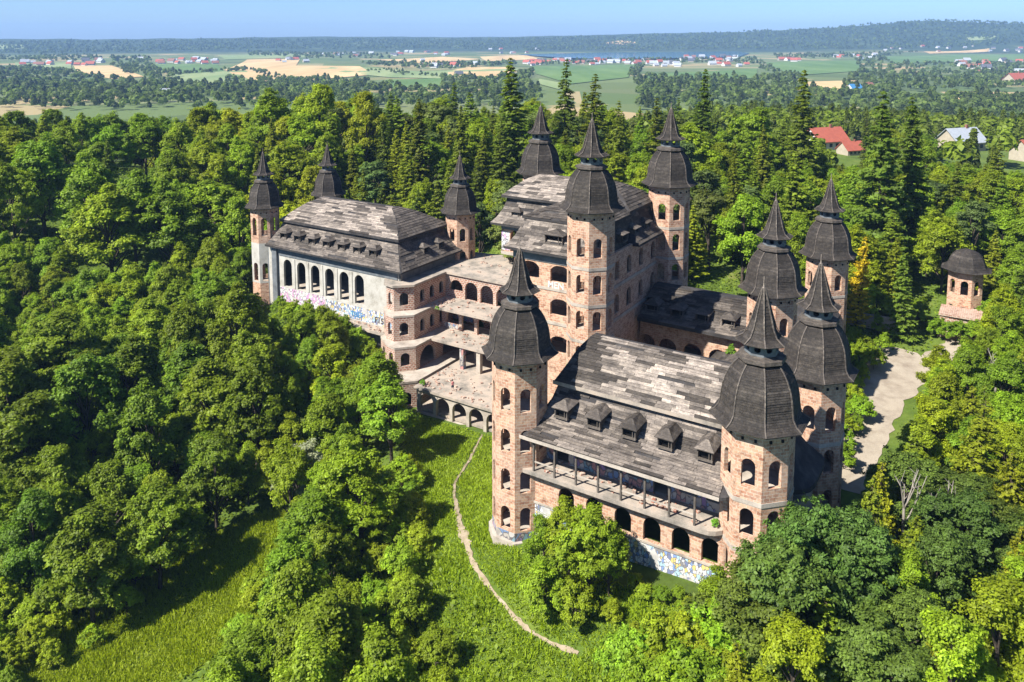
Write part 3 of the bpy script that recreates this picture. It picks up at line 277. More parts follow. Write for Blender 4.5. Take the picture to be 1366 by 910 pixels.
BIG = [(-468, 1067, 17, 'tile_grey', 'white', 'tall white house with pale roof beyond the dark wood at left'),
 (133, 335, 15, 'tile_red', 'white', 'white house with red roof above the lane at upper right'),
 (137, 318, 9, 'tile_red', 'cream', 'small red-roofed shed below the white house at upper right'),
 (193, 339, 16, 'tile_grey', 'cream', 'long building with pale metal roof among trees at right'),
 (205, 309, 14, 'tile_red', 'cream', 'red-roofed house cut by the right edge of the picture'),
 (486, 1127, 18, 'blue', 'white', 'house with blue roof beside the wheat field'),
 (526, 1176, 17, 'tile_brown', 'cream', 'brown-roofed house behind the blue-roofed one'),
 (-110, 1647, 16, 'tile_dark', 'white', 'white house with dark roof by the small wheat field'),
 (873, 1377, 34, 'tile_red', 'cream', 'large red-roofed hall near the right edge of the plain')]
DEAD = [(37.0, 70.0, 10.5, 'pale bare dead tree standing above the thicket at lower right'), (40.2, 69.0, 9.0, 'smaller pale dead tree beside the tallest bare one at lower right'), (64, 101, 9, 'leaning grey dead tree right of the driveway')]
HAZE = 0.00010
DRIVE = [(36.0, 84.5), (39.9, 90.3), (45.6, 98.5), (51.2, 106.5), (56.7, 113.2), (59.9, 118.0), (57.7, 120.1), (55.0, 121.0)]
ROT = R(-32.5)                       # heading of the castle's long axis

# ---------------------------------------------------------------- helpers
class MB:
    """collects faces in metres with a uv in metres, then links ONE mesh object"""
    def __init__(s): s.v = []; s.f = []; s.uv = []; s.c = []
    def face(s, pts, uvs=None, c=1.0):
        i = len(s.v); s.v += [tuple(p) for p in pts]; s.f.append(tuple(range(i, i + len(pts))))
        if uvs is None:
            a = Vector(pts[1]) - Vector(pts[0]); n = a.cross(Vector(pts[2]) - Vector(pts[0]))
            ax = max(range(3), key=lambda k: abs(n[k]))
            k1, k2 = ((1, 2), (0, 2), (0, 1))[ax]
            uvs = [(p[k1], p[k2]) for p in pts]
        s.uv += uvs; s.c += [c] * len(pts)
    def box(s, x0, x1, y0, y1, z0, z1, c=1.0):
        P = [(x, y, z) for z in (z0, z1) for y in (y0, y1) for x in (x0, x1)]
        for q in ((0, 2, 3, 1), (4, 5, 7, 6), (0, 1, 5, 4), (2, 6, 7, 3), (0, 4, 6, 2), (1, 3, 7, 5)):
            s.face([P[k] for k in q], c=c)
    def bar(s, a, b, w, h=None):
        a, b = Vector(a), Vector(b); h = h or w
        d = (b - a).normalized(); up = Vector((0, 0, 1)) if abs(d.z) < .95 else Vector((1, 0, 0))
        x = d.cross(up).normalized() * w / 2; y = x.cross(d).normalized() * h / 2
        P = [a - x - y, a + x - y, a + x + y, a - x + y, b - x - y, b + x - y, b + x + y, b - x + y]
        for q in ((0, 3, 2, 1), (4, 5, 6, 7), (0, 1, 5, 4), (1, 2, 6, 5), (2, 3, 7, 6), (3, 0, 4, 7)):
            s.face([P[k] for k in q])
    def prism(s, poly, z0, z1):
        n = len(poly)
        s.face([(x, y, z1) for x, y in poly]); s.face([(x, y, z0) for x, y in reversed(poly)])
        for i in range(n):
            a, b = poly[i], poly[(i + 1) % n]
            L = math.hypot(b[0] - a[0], b[1] - a[1])
            s.face([(*a, z0), (*b, z0), (*b, z1), (*a, z1)], [(0, z0), (L, z0), (L, z1), (0, z1)])
    def wall(s, p0, p1, z0, z1, t, ops=(), u0=0.0):
        """upright wall from p0 to p1, outside on the right hand; ops = (centre, width, sill, top, kind)"""
        p0 = Vector((*p0, 0)); p1 = Vector((*p1, 0)); L = (p1 - p0).length; d = (p1 - p0) / L
        nrm = Vector((d.y, -d.x, 0))
        xs = {0.0, L}; O = []
        for c, w, zb, zt, k in ops:
            h = w / 2
            if k == 'arch':
                sp = zt - h
                tf = lambda x, c=c, h=h, sp=sp: sp + math.sqrt(max(0, h * h - (x - c) ** 2))
                bf = lambda x, zb=zb: zb
            elif k == 'seg':
                ri = min(.3 * w, .7)
                tf = lambda x, c=c, h=h, zt=zt, ri=ri: zt - ri * (abs(x - c) / h) ** 3
                bf = lambda x, zb=zb: zb
            elif k == 'round':
                m = (zb + zt) / 2
                tf = lambda x, c=c, h=h, m=m: m + math.sqrt(max(0, h * h - (x - c) ** 2))
                bf = lambda x, c=c, h=h, m=m: m - math.sqrt(max(0, h * h - (x - c) ** 2))
            else:
                tf = lambda x, zt=zt: zt
                bf = lambda x, zb=zb: zb
            n = 1 if k == 'rect' else 8
            for i in range(n + 1): xs.add(round(c - h * math.cos(math.pi * i / n), 5))
            O.append((c - h, c + h, bf, tf, k))
        xs = sorted(x for x in xs if -1e-6 <= x <= L + 1e-6)
        def P(x, z, y=0.0): q = p0 + d * x - nrm * y; return (q.x, q.y, z)
        def quad(xa, xb, a0, b0, b1, a1):
            u = [(xa + u0, a0), (xb + u0, b0), (xb + u0, b1), (xa + u0, a1)]
            s.face([P(xa, a0), P(xb, b0), P(xb, b1), P(xa, a1)], u)
            s.face([P(xa, a1, t), P(xb, b1, t), P(xb, b0, t), P(xa, a0, t)], u[::-1])
        for xa, xb in zip(xs, xs[1:]):
            if xb - xa < 1e-5: continue
            m = (xa + xb) / 2
            cov = sorted((o for o in O if o[0] < m < o[1]), key=lambda o: o[2](m))
            za, zb_ = z0, z0
            for o in cov:
                quad(xa, xb, za, zb_, o[2](xb), o[2](xa))
                for g, flip in ((o[2], 0), (o[3], 1)):
                    F = [P(xa, g(xa)), P(xb, g(xb)), P(xb, g(xb), t), P(xa, g(xa), t)]
                    s.face(F[::-1] if flip else F, [(xa + u0, 0), (xb + u0, 0), (xb + u0, t), (xa + u0, t)])
                za, zb_ = o[3](xa), o[3](xb)
            quad(xa, xb, za, zb_, z1, z1)
            s.face([P(xa, z1), P(xb, z1), P(xb, z1, t), P(xa, z1, t)], [(xa, 0), (xb, 0), (xb, t), (xa, t)])
        for xl, xr, bf, tf, k in O:
            for x, fl in ((xl, 0), (xr, 1)):
                if tf(x) - bf(x) > .02:
                    F = [P(x, bf(x)), P(x, tf(x)), P(x, tf(x), t), P(x, bf(x), t)]
                    s.face(F[::-1] if fl else F, [(0, bf(x)), (0, tf(x)), (t, tf(x)), (t, bf(x))])
        for x, fl in ((0, 1), (L, 0)):
            F = [P(x, z0), P(x, z1), P(x, z1, t), P(x, z0, t)]
            s.face(F if not fl else F[::-1], [(0, z0), (0, z1), (t, z1), (t, z0)])
    def mesh(s, name, mat, smooth=False):
        me = bpy.data.meshes.new(name); me.from_pydata(s.v, [], s.f)
        l = me.uv_layers.new(name='UVMap'); l.data.foreach_set('uv', np.array(s.uv, 'f').ravel())
        ca = me.color_attributes.new('tone', 'FLOAT_COLOR', 'CORNER')
        cc = np.ones((len(s.c), 4), 'f'); cc[:, :3] = np.array(s.c, 'f')[:, None]; ca.data.foreach_set('color', cc.ravel())
        me.materials.append(mat)
        if smooth: me.polygons.foreach_set('use_smooth', [True] * len(me.polygons))
        return me
    def build(s, name, mat, parent=None, smooth=False): return put(name, s.mesh(name, mat, smooth), parent)
def put(name, me, parent=None, loc=None, rz=0, sc=None):
    o = bpy.data.objects.new(name, me); col.objects.link(o)
    if parent: o.parent = parent
    if loc: o.location = loc
    if rz: o.rotation_euler.z = rz
    if sc: o.scale = (sc, sc, sc) if not isinstance(sc, tuple) else sc
    return o
def tag(o, label=None, cat=None, group=None, kind=None):
    for k, v in (('label', label), ('category', cat), ('group', group), ('kind', kind)):
        if v: o[k] = v
    return o
def thing(name, loc, rz, label, cat, group=None):
    o = put(name, None, None, loc, rz); o.empty_display_size = .5
    return tag(o, label, cat, group)
def at(u, v, z=0): x, y = W(u, v); return (x, y, z)
def np_mesh(name, V, F, mat, tone=None):
    me = bpy.data.meshes.new(name); n = len(F); k = F.shape[1]
    me.vertices.add(len(V)); me.vertices.foreach_set('co', V.astype('f').ravel())
    me.loops.add(n * k); me.loops.foreach_set('vertex_index', F.astype('i').ravel())
    me.polygons.add(n); me.polygons.foreach_set('loop_start', np.arange(0, n * k, k, dtype='i'))
    me.update(calc_edges=True); me.materials.append(mat)
    if tone is not None:
        ca = me.color_attributes.new('tone', 'FLOAT_COLOR', 'POINT')
        cc = np.ones((len(V), 4), 'f'); cc[:, :3] = tone[:, None] if tone.ndim == 1 else tone; ca.data.foreach_set('color', cc.ravel())
    return me

# ---------------------------------------------------------------- materials
class NT:
    def __init__(s, name, rough=.9):
        m = bpy.data.materials.new(name); m.use_nodes = True; s.m = m; s.t = m.node_tree; s.b = s.t.nodes['Principled BSDF']
        s.b.inputs['Roughness'].default_value = rough
        try: s.b.inputs['Specular IOR Level'].default_value = .25
        except Exception: pass
    def n(s, typ, **kw):
        x = s.t.nodes.new('ShaderNode' + typ)
        for k, v in kw.items():
            if k in x.inputs: x.inputs[k].default_value = v
            else: setattr(x, k, v)
        return x
    def l(s, a, b): s.t.links.new(a, b)
    def uv(s): return s.n('TexCoord').outputs['UV']
    def obj(s): return s.n('TexCoord').outputs['Object']
    def pos(s): return s.n('NewGeometry').outputs['Position']
    def noise(s, vec, scale, det=4, rough=.6):
        x = s.n('TexNoise', Scale=scale, Detail=det, Roughness=rough)
        if vec is not None: s.l(vec, x.inputs['Vector'])
        return x.outputs[0]
    def ramp(s, fac, stops):
        x = s.n('ValToRGB'); e = x.color_ramp.elements
        while len(e) < len(stops): e.new(.5)
        for q, (p, c) in zip(e, stops): q.position = p; q.color = (*c, 1) if len(c) == 3 else c
        s.l(fac, x.inputs[0]); return x.outputs[0]
    def mix(s, fac, a, b, typ='MIX'):
        x = s.n('Mix', data_type='RGBA', blend_type=typ)
        for i, v in ((0, fac), (6, a), (7, b)):
            if hasattr(v, 'links'): s.l(v, x.inputs[i])
            else: x.inputs[i].default_value = v if i == 0 else (*v, 1)
        return x.outputs[2]
    def attr(s): return s.n('Attribute', attribute_name='tone').outputs['Color']
    def bump(s, h, st=.4, dist=.05):
        x = s.n('Bump', Strength=st, Distance=dist); s.l(h, x.inputs['Height']); s.l(x.outputs[0], s.b.inputs['Normal'])
    def out(s, c): s.l(c, s.b.inputs['Base Color']); return s.m

def dim(c, f=.84): return tuple(x * f for x in c)
def brick_mat(name, c1, c2, mortar, bw, bh, ms, stain, stain_amt=.5):
    c1, c2, mortar, stain = dim(c1), dim(c2), dim(mortar), dim(stain)
    k = NT(name); uv = k.uv()
    b = k.n('TexBrick', Scale=1.0); b.inputs['Color1'].default_value = (*c1, 1); b.inputs['Color2'].default_value = (*c2, 1)
    b.inputs['Mortar'].default_value = (*mortar, 1); b.inputs['Brick Width'].default_value = bw; b.inputs['Row Height'].default_value = bh
    b.inputs['Mortar Size'].default_value = ms; b.inputs['Bias'].default_value = -.25; k.l(uv, b.inputs['Vector'])
    # some blocks are broken or of another batch
    sp = k.ramp(k.noise(uv, 1.9, 5, .8), [(.5, (0, 0, 0)), (.62, (1, 1, 1))])
    c = k.mix(sp, b.outputs[0], k.mix(.65, b.outputs[0], (c2[0] * .62, c2[1] * .5, c2[2] * .5)))
    sm = k.ramp(k.noise(k.obj(), .35, 6, .7), [(.46, (0, 0, 0)), (.7, (1, 1, 1))])
    c = k.mix(k.mix(stain_amt, (0, 0, 0), sm), c, stain)
    dm = k.ramp(k.noise(k.obj(), .9, 8, .8), [(.5, (1, 1, 1)), (.66, (.55, .5, .46)), (.78, (.38, .34, .31))])
    c = k.mix(.8, c, dm, 'MULTIPLY')
    k.bump(b.outputs['Fac'], .35, -.03)
    return k.out(c)
M = {}
M['brick'] = brick_mat('hollow_brick', (.66, .41, .265), (.34, .13, .07), (.61, .48, .36), .58, .31, .035, (.58, .44, .34), .5)
M['brick_red'] = brick_mat('red_brick', (.42, .17, .105), (.28, .095, .06), (.56, .47, .38), .6, .34, .075, (.54, .45, .36), .85)
def plain(name, stops, scale=.6, rough=.9, bump=.3, fine=9., coord='obj', det=6):
    k = NT(name, rough); v = k.obj() if coord == 'obj' else k.pos(); stops = [(p, dim(c)) for p, c in stops]
    a = k.noise(v, scale, det, .65); c = k.ramp(a, stops)
    f = k.noise(v, fine, 3, .6)
    c = k.mix(.35, c, k.ramp(f, [(.3, (.25, .25, .25)), (.75, (1, 1, 1))]), 'MULTIPLY')
    if bump: k.bump(f, bump, .03)
    return k.out(c)
M['concrete'] = plain('concrete', [(.3, (.32, .27, .22)), (.5, (.52, .45, .37)), (.72, (.64, .57, .48))])
M['concrete_dark'] = plain('grey_cast_concrete', [(.3, (.12, .13, .14)), (.6, (.21, .23, .24)), (.8, (.33, .33, .32))], .9)
M['slab'] = plain('weathered_slab', [(.28, (.13, .12, .10)), (.42, (.33, .29, .24)), (.55, (.50, .42, .34)), (.66, (.55, .44, .34)), (.76, (.36, .22, .14))], .42, det=9)
M['plaster'] = plain('old_white_plaster', [(.3, (.36, .33, .27)), (.45, (.54, .51, .44)), (.6, (.63, .60, .53)), (.8, (.70, .68, .62))], .5, det=9)
M['wood'] = plain('grey_timber', [(.3, (.07, .06, .05)), (.7, (.20, .17, .14))], 2.)
M['void'] = plain('dark_parts_and_shade', [(.3, (.004, .004, .004)), (.7, (.011, .010, .009))], 3., bump=0)  # near-black for beam ends, hair and the painted shade in dormer openings
M['felt'] = plain('roofing_felt', [(.3, (.034, .031, .031)), (.55, (.062, .057, .055)), (.78, (.125, .115, .105))], .8, .85)
M['dirt'] = plain('trodden_sand', [(.3, (.26, .20, .12)), (.55, (.42, .34, .23)), (.75, (.52, .44, .32))], .9, coord='pos')
M['road'] = plain('gravel_road', [(.3, (.30, .24, .18)), (.5, (.46, .39, .30)), (.75, (.54, .46, .36))], .28, coord='pos')
M['bark'] = plain('bark', [(.3, (.05, .04, .03)), (.7, (.13, .10, .075))], 3.)
M['pale_bark'] = plain('dead_bark', [(.3, (.26, .23, .18)), (.7, (.46, .42, .36))], 3.)
# shingle strips and tower shingles: tone is the weathering of the single piece
k = NT('shingle', .8); t = k.attr(); f = k.noise(k.obj(), 1.3, 5, .7); f2 = k.noise(k.obj(), 7., 3)
c = k.mix(1, t, k.ramp(f, [(.25, (.55, .54, .54)), (.7, (1.2, 1.17, 1.12))]), 'MULTIPLY')
c = k.mix(.6, c, k.ramp(f2, [(.3, (.42, .42, .42)), (.7, (1.25, 1.25, 1.25))]), 'MULTIPLY')
mp = k.n('Mapping'); mp.inputs['Scale'].default_value = (.5, 1.6, 2.2); k.l(k.obj(), mp.inputs[0]); fs = k.noise(mp.outputs[0], 1.5, 6, .8)
c = k.mix(1, c, k.ramp(fs, [(.36, (.62, .61, .6)), (.5, (1, 1, 1)), (.68, (1.75, 1.72, 1.62))]), 'MULTIPLY')
c = k.mix(1, c, (.90, .78, .68), 'MULTIPLY'); k.bump(f2, .4, .03); M['shingle'] = k.out(c)
# graffiti: sprayed patches with dark outlines on pale render
def graffiti(name, scale, bg, hues):
    k = NT(name); uv = k.uv(); mp = k.n('Mapping'); mp.inputs['Scale'].default_value = (scale, scale * .62, 1); k.l(uv, mp.inputs[0])
    w = k.n('TexNoise', Scale=1.4, Detail=2.); k.l(mp.outputs[0], w.inputs['Vector'])
    vv = k.mix(.8, mp.outputs[0], w.outputs[1], 'ADD')
    vo = k.n('TexVoronoi', Scale=1.); k.l(vv, vo.inputs['Vector'])
    ve = k.n('TexVoronoi', Scale=1., feature='DISTANCE_TO_EDGE'); k.l(vv, ve.inputs['Vector'])
    sep = k.n('SeparateColor'); k.l(vo.outputs['Color'], sep.inputs[0])
    st = []; n = len(hues); hues = [dim(h, .8) for h in hues]; bg = dim(bg, .8)
    for i, h in enumerate(hues): st.append((i / n, h))
    r = k.n('ValToRGB'); r.color_ramp.interpolation = 'CONSTANT'; e = r.color_ramp.elements
    while len(e) < n: e.new(.5)
    for q, (p, cc) in zip(e, st): q.position = p; q.color = (*cc, 1)
    k.l(sep.outputs[0], r.inputs[0])
    edge = k.ramp(ve.outputs[0], [(.05, (0, 0, 0)), (.09, (1, 1, 1))])
    c = k.mix(edge, (.03, .03, .05), r.outputs[0])
    msk = k.ramp(k.noise(uv, .55, 2), [(.40, (0, 0, 0)), (.43, (1, 1, 1))])
    c = k.mix(msk, k.mix(k.ramp(k.noise(uv, .8, 5), [(.4, (0, 0, 0)), (.7, (1, 1, 1))]), bg, tuple(x * .6 for x in bg)), k.mix(.25, c, bg))
    return k.out(c)
M['graffiti'] = graffiti('graffiti_blue', 3.6, (.62, .60, .56), [(.75, .75, .75), (.10, .25, .60), (.78, .77, .74), (.75, .55, .08), (.05, .10, .30), (.8, .8, .8), (.35, .62, .75), (.80, .79, .78), (.12, .12, .14)])
M['graffiti_pink'] = graffiti('graffiti_pink', 2.3, (.66, .64, .60), [(.72, .25, .55), (.75, .74, .72), (.55, .30, .62), (.75, .70, .68), (.72, .36, .58), (.78, .77, .76)])
M['graffiti_dark'] = graffiti('graffiti_dull', 2.0, (.44, .40, .35), [(.40, .36, .31), (.10, .22, .45), (.44, .40, .35), (.50, .20, .18), (.22, .12, .35), (.52, .50, .47), (.12, .30, .38)])
# leaves: colour of the plant comes from the object, tone from the single leaf
k = NT('leaf', .55); oi = k.n('ObjectInfo'); t = k.attr()
c = k.mix(1, oi.outputs['Color'], t, 'MULTIPLY')
k.l(c, k.b.inputs['Base Color']); tr = k.n('BsdfTranslucent')
k.l(k.mix(1, c, (1.2, 1.25, .6), 'MULTIPLY'), tr.inputs[0]); mx = k.n('MixShader'); mx.inputs[0].default_value = .45
k.l(k.b.outputs[0], mx.inputs[1]); k.l(tr.outputs[0], mx.inputs[2]); k.l(mx.outputs[0], k.t.nodes['Material Output'].inputs[0]); M['leaf'] = k.m
# ground: meadow near by, patchwork and dark wood floor far out
k = NT('ground_cover', 1.); p = k.pos()
a = k.noise(p, .11, 5, .65); b = k.noise(p, 1.6, 4, .7)
near = k.ramp(a, [(.32, (.055, .085, .012)), (.5, (.085, .135, .016)), (.62, (.12, .165, .025)), (.76, (.22, .20, .07))])
near = k.mix(.6, near, k.ramp(b, [(.3, (.45, .45, .45)), (.7, (1.2, 1.2, 1.1))]), 'MULTIPLY')
vo = k.n('TexVoronoi', Scale=.0075); k.l(p, vo.inputs['Vector']); sp = k.n('SeparateColor'); k.l(vo.outputs['Color'], sp.inputs[0])
far = k.ramp(sp.outputs[0], [(0, (.075, .115, .03)), (.25, (.13, .165, .055)), (.45, (.06, .09, .025)), (.6, (.16, .18, .075)), (.75, (.33, .25, .12)), (.88, (.10, .14, .04))])
hill = k.ramp(k.noise(p, .004, 6, .75), [(.38, (.022, .042, .016)), (.58, (.035, .06, .02)), (.66, (.10, .13, .05)), (.8, (.20, .17, .08))])
ln = k.n('VectorMath', operation='LENGTH'); k.l(p, ln.inputs[0])
def mr(a, b):
    q = k.n('MapRange'); q.inputs[1].default_value = a; q.inputs[2].default_value = b; k.l(ln.outputs['Value'], q.inputs[0]); return q.outputs[0]
c = k.mix(mr(330, 520), near, far); c = k.mix(mr(3900, 4250), c, hill); M['ground'] = k.out(c)
def field(name, ca, cb, sc): 
    k = NT(name, 1.); mp = k.n('Mapping'); mp.inputs['Scale'].default_value = (1, .15, 1); mp.inputs['Rotation'].default_value = (0, 0, .5); k.l(k.pos(), mp.inputs[0])
    return k.out(k.ramp(k.noise(mp.outputs[0], sc, 4), [(.35, ca), (.65, cb)]))
M['wheat'] = field('ripe_wheat', (.42, .29, .13), (.54, .39, .19), .02)
M['meadow'] = field('hay_meadow', (.15, .21, .075), (.24, .28, .12), .012)
M['crop'] = field('green_crop', (.075, .14, .03), (.12, .19, .05), .015)
k = NT('lake_water', .08); k.b.inputs['Base Color'].default_value = (.02, .10, .22, 1); M['water'] = k.m
def flat(name, c, rough=.8):
    k = NT(name, rough); return k.out(k.ramp(k.noise(k.obj(), .8, 3), [(.3, tuple(x * .8 for x in c)), (.7, c)]))
M['white'] = flat('white_render', (.60, .58, .55)); M['cream'] = flat('cream_render', (.40, .35, .27))
M['tile_red'] = flat('red_tiles', (.36, .10, .065)); M['tile_dark'] = flat('slate_roof', (.09, .095, .11)); M['tile_grey'] = flat('tin_roof', (.36, .39, .42), .4); M['tile_brown'] = flat('brown_roof', (.24, .11, .075))
M['blue_paint'] = flat('blue_paint', (.05, .20, .40))
M['glass'] = flat('dark_glass', (.03, .04, .05), .1)
M['skin'] = flat('skin', (.55, .34, .25)); M['cloth_red'] = flat('pink_shirt', (.45, .16, .17)); M['cloth_dark'] = flat('dark_shorts', (.05, .05, .07))

# ---------------------------------------------------------------- ground, road, path, lake, fields
def sheet(name, me): return tag(put(name, me), kind='structure')
def polar_ground():
    rr = np.concatenate([np.geomspace(18, 330, 110), np.geomspace(338, 14000, 120)])
    a = np.concatenate([np.linspace(-52, 52, 330), np.linspace(56, 304, 62)]) * math.pi / 180
    X = rr[:, None] * np.sin(a)[None]; Y = rr[:, None] * np.cos(a)[None]
    Z = ground(X, Y)
    V = np.stack([X, Y, Z], -1).reshape(-1, 3); n, m = len(rr), len(a)
    i, j = np.meshgrid(np.arange(n - 1), np.arange(m), indexing='ij'); j2 = (j + 1) % m
    F = np.stack([i * m + j, (i + 1) * m + j, (i + 1) * m + j2, i * m + j2], -1).reshape(-1, 4)[:, ::-1]
    c = len(V); V = np.vstack([V, [[0, 0, gz(0, 0)]]])
    me = np_mesh('ground', V, F, M['ground'])
    bm = bmesh.new(); bm.from_mesh(me); bm.verts.ensure_lookup_table()
    for q in range(m): bm.faces.new((bm.verts[c], bm.verts[(q + 1) % m], bm.verts[q]))
    bm.normal_update(); bm.to_mesh(me); bm.free()
    me.polygons.foreach_set('use_smooth', [True] * len(me.polygons))
    return sheet('ground', me)
polar_ground()
def ribbon(name, pts, widths, mat, lift, n=60, wob=.25):
    pts = [Vector((*p, 0)) for p in pts]
    def cr(t):
        t *= len(pts) - 1; i = min(int(t), len(pts) - 2); f = t - i
        P = [pts[max(0, min(len(pts) - 1, i + k))] for k in (-1, 0, 1, 2)]
        w = widths[i] * (1 - f) + widths[i + 1] * f
        return .5 * ((2 * P[1]) + (P[2] - P[0]) * f + (2 * P[0] - 5 * P[1] + 4 * P[2] - P[3]) * f * f + (3 * P[1] - P[0] - 3 * P[2] + P[3]) * f ** 3), w
    V = []; k = 9
    for i in range(n + 1):
        c, w = cr(i / n); c2, _ = cr(min(1, i / n + .004)); c1, _ = cr(max(0, i / n - .004)); d = (c2 - c1).normalized()
        s = Vector((d.y, -d.x, 0)); wl, wr = w * (1 + wob * random.uniform(-1, 1)), w * (1 + wob * random.uniform(-1, 1))
        for q in range(k):
            t = q / (k - 1) * 2 - 1; p = c + s * (t * (wr if t > 0 else wl)); V.append((p.x, p.y, 0))
    V = np.array(V); V[:, 2] = ground(V[:, 0], V[:, 1]) + lift
    F = np.array([(i * k + q, i * k + q + 1, (i + 1) * k + q + 1, (i + 1) * k + q) for i in range(n) for q in range(k - 1)])
    return sheet(name, np_mesh(name, V, F, mat))
ribbon('footpath', [W(-22.5, 25.5), W(-19, 17), W(-15.4, 9.1), W(-10.5, 3), W(-6.4, -1.4), W(-1, -6.5), W(5.9, -9.9), W(9, -10.8), W(13, -11.2)], [.15, .18, .14, .24, .46, .2, .26, .12, .25], M['dirt'], .09, 90, .55)
ribbon('driveway', DRIVE, [3.0, 3.2, 3.4, 3.6, 4.4, 4.2, 2.6, 2.2], M['road'], .07, 50, .12)
ribbon('yard_path', [DRIVE[4], W(36, 72), W(36.5, 79)], [2., 1.8, 1.8], M['road'], .06, 20, .2)
def draped(name, poly, mat, lift, step):
    bm = bmesh.new(); vs_ = [bm.verts.new((x, y, 0)) for x, y in poly]; bm.faces.new(vs_)
    xs = [p[0] for p in poly]; ys = [p[1] for p in poly]
    nx = max(1, int((max(xs) - min(xs)) / step)); ny = max(1, int((max(ys) - min(ys)) / step))
    for ax, lo, hi, n in ((0, min(xs), max(xs), nx), (1, min(ys), max(ys), ny)):
        for i in range(1, n):
            c = [0, 0, 0]; c[ax] = lo + (hi - lo) * i / n; nn = [0, 0, 0]; nn[ax] = 1
            bmesh.ops.bisect_plane(bm, geom=bm.verts[:] + bm.edges[:] + bm.faces[:], plane_co=c, plane_no=nn)
    me = bpy.data.meshes.new(name)
    X = np.array([v.co.x for v in bm.verts]); Y = np.array([v.co.y for v in bm.verts]); Z = ground(X, Y) + lift
    for v, z in zip(bm.verts, Z): v.co.z = z
    bm.normal_update()
    for f in bm.faces:
        if f.normal.z < 0: f.normal_flip()
    bm.to_mesh(me); bm.free(); me.materials.append(mat)
    return sheet(name, me)
for nm, mt, poly in FIELDS: draped(nm, poly, M[mt], 1.2, 90)
lk = MB(); lk.face([(x, y, -27.2) for x, y in LAKE]); tag(lk.build('lake', M['water']), kind='structure')

# ---------------------------------------------------------------- castle: towers
BELL = [(4.05, 0), (3.45, .38), (3.2, .8), (3.12, 1.35), (3.05, 2.0), (2.92, 2.7), (2.7, 3.4), (2.34, 4.1), (1.8, 4.72)]
SPIRE = [(2.12, 6.5), (1.45, 6.85), (1.1, 7.4), (.09, 10.8)]
def resample(prof, n):
    p = np.array(prof); s = np.r_[0, np.cumsum(np.hypot(*np.diff(p, axis=0).T))]; t = np.linspace(0, s[-1], n + 1)
    return np.c_[np.interp(t, s, p[:, 0]), np.interp(t, s, p[:, 1])]
A22 = R(22.5)
def panel_mesh(name, prof, n, seed, base=.042):
    r_ = random.Random(seed); P = resample(prof, n); m = MB(); lap = .04
    lev = 1.0
    for j in range(n):
        r0, z0 = P[j]; r1, z1 = P[j + 1]; r0 += lap
        if r_.random() < .3: lev = r_.uniform(.75, 1.3)
        k = max(1, int(2 * r0 * math.sin(A22) / 1.2))
        cuts = [0] + sorted(r_.uniform(.15, .85) for _ in range(k - 1)) + [1]
        def pt(r, z, f): y = r * math.sin(A22) * (2 * f - 1); return (r * math.cos(A22), y, z)
        for a, b in zip(cuts, cuts[1:]):
            e = r_.uniform(-.012, .014); c = base * lev * r_.uniform(.86, 1.15) * (1.5 if r_.random() < .03 else 1)
            m.face([pt(r0 + e, z0, a), pt(r0 + e, z0, b), pt(r1 + e, z1, b), pt(r1 + e, z1, a)], c=c)
            m.face([pt(P[j][0] - .02, z0, a), pt(P[j][0] - .02, z0, b), pt(r0 + e, z0, b), pt(r0 + e, z0, a)], c=c * .8)
    return m.mesh(name, M['shingle'])
def hip_mesh(name, prof, n):
    P = resample(prof, n); m = MB()
    for j in range(n):
        q = [(r + .05) for r in P[j:j + 2, 0]]
        m.bar((q[0] * math.cos(A22), q[0] * math.sin(A22), P[j, 1] + .02), (q[1] * math.cos(A22), q[1] * math.sin(A22), P[j + 1, 1] + .02), .11, .06)
    for i in range(len(m.c)): m.c[i] = .13
    return m.mesh(name, M['shingle'])
ME_BELL = [panel_mesh('roof_panel', BELL, 27, i) for i in range(4)]; ME_SPIRE = [panel_mesh('spire_panel', SPIRE, 20, 20 + i, .042) for i in range(4)]
ME_BHIP = hip_mesh('hip_strip', BELL, 9); ME_SHIP = hip_mesh('spire_hip_strip', SPIRE, 6)
def octa(r, k=8): return [(r * math.cos(A22 + 2 * A22 * i), r * math.sin(A22 + 2 * A22 * i)) for i in range(8)]
def oct_rings(m, rings, c=1.0):
    for (r0, z0), (r1, z1) in zip(rings, rings[1:]):
        a, b = octa(r0), octa(r1)
        for i in range(8):
            j = (i + 1) % 8; m.face([(*a[i], z0), (*a[j], z0), (*b[j], z1), (*b[i], z1)], c=c)
def mk_soffit():
    m = MB(); oct_rings(m, [(2.2, -.28), (3.95, -.14), (4.06, -.08), (4.05, .02)], .07); return m.mesh('bell_roof', M['shingle'])
def mk_collar():
    m = MB(); oct_rings(m, [(1.4, 4.62), (1.75, 4.77), (2.02, 4.94), (1.97, 5.22), (1.2, 5.5)], .085); return m.mesh('collar', M['shingle'])
def mk_lantern():
    m = MB(); P = octa(1.36)
    for i in range(8):
        a, b = P[i - 1], P[i]; L = math.hypot(a[0] - b[0], a[1] - b[1]); m.wall(a, b, 5.3, 6.6, .12, [(L / 2, .56, 5.72, 6.28, 'round')])
    return m.mesh('lantern', M['concrete_dark'])
def mk_spire():
    m = MB(); oct_rings(m, [(1.2, 6.37), (2.05, 6.40), (2.14, 6.45), (2.12, 6.52)], .08); return m.mesh('spire', M['shingle'])
def mk_finial():
    m = MB(); oct_rings(m, [(.16, 10.55), (.13, 10.8), (.05, 11.0), (.03, 11.75), (.0, 11.8)], .25); return m.mesh('finial', M['shingle'])
ME_SOFFIT, ME_COLLAR, ME_LANTERN, ME_SPIREB, ME_FINIAL = mk_soffit(), mk_collar(), mk_lantern(), mk_spire(), mk_finial()
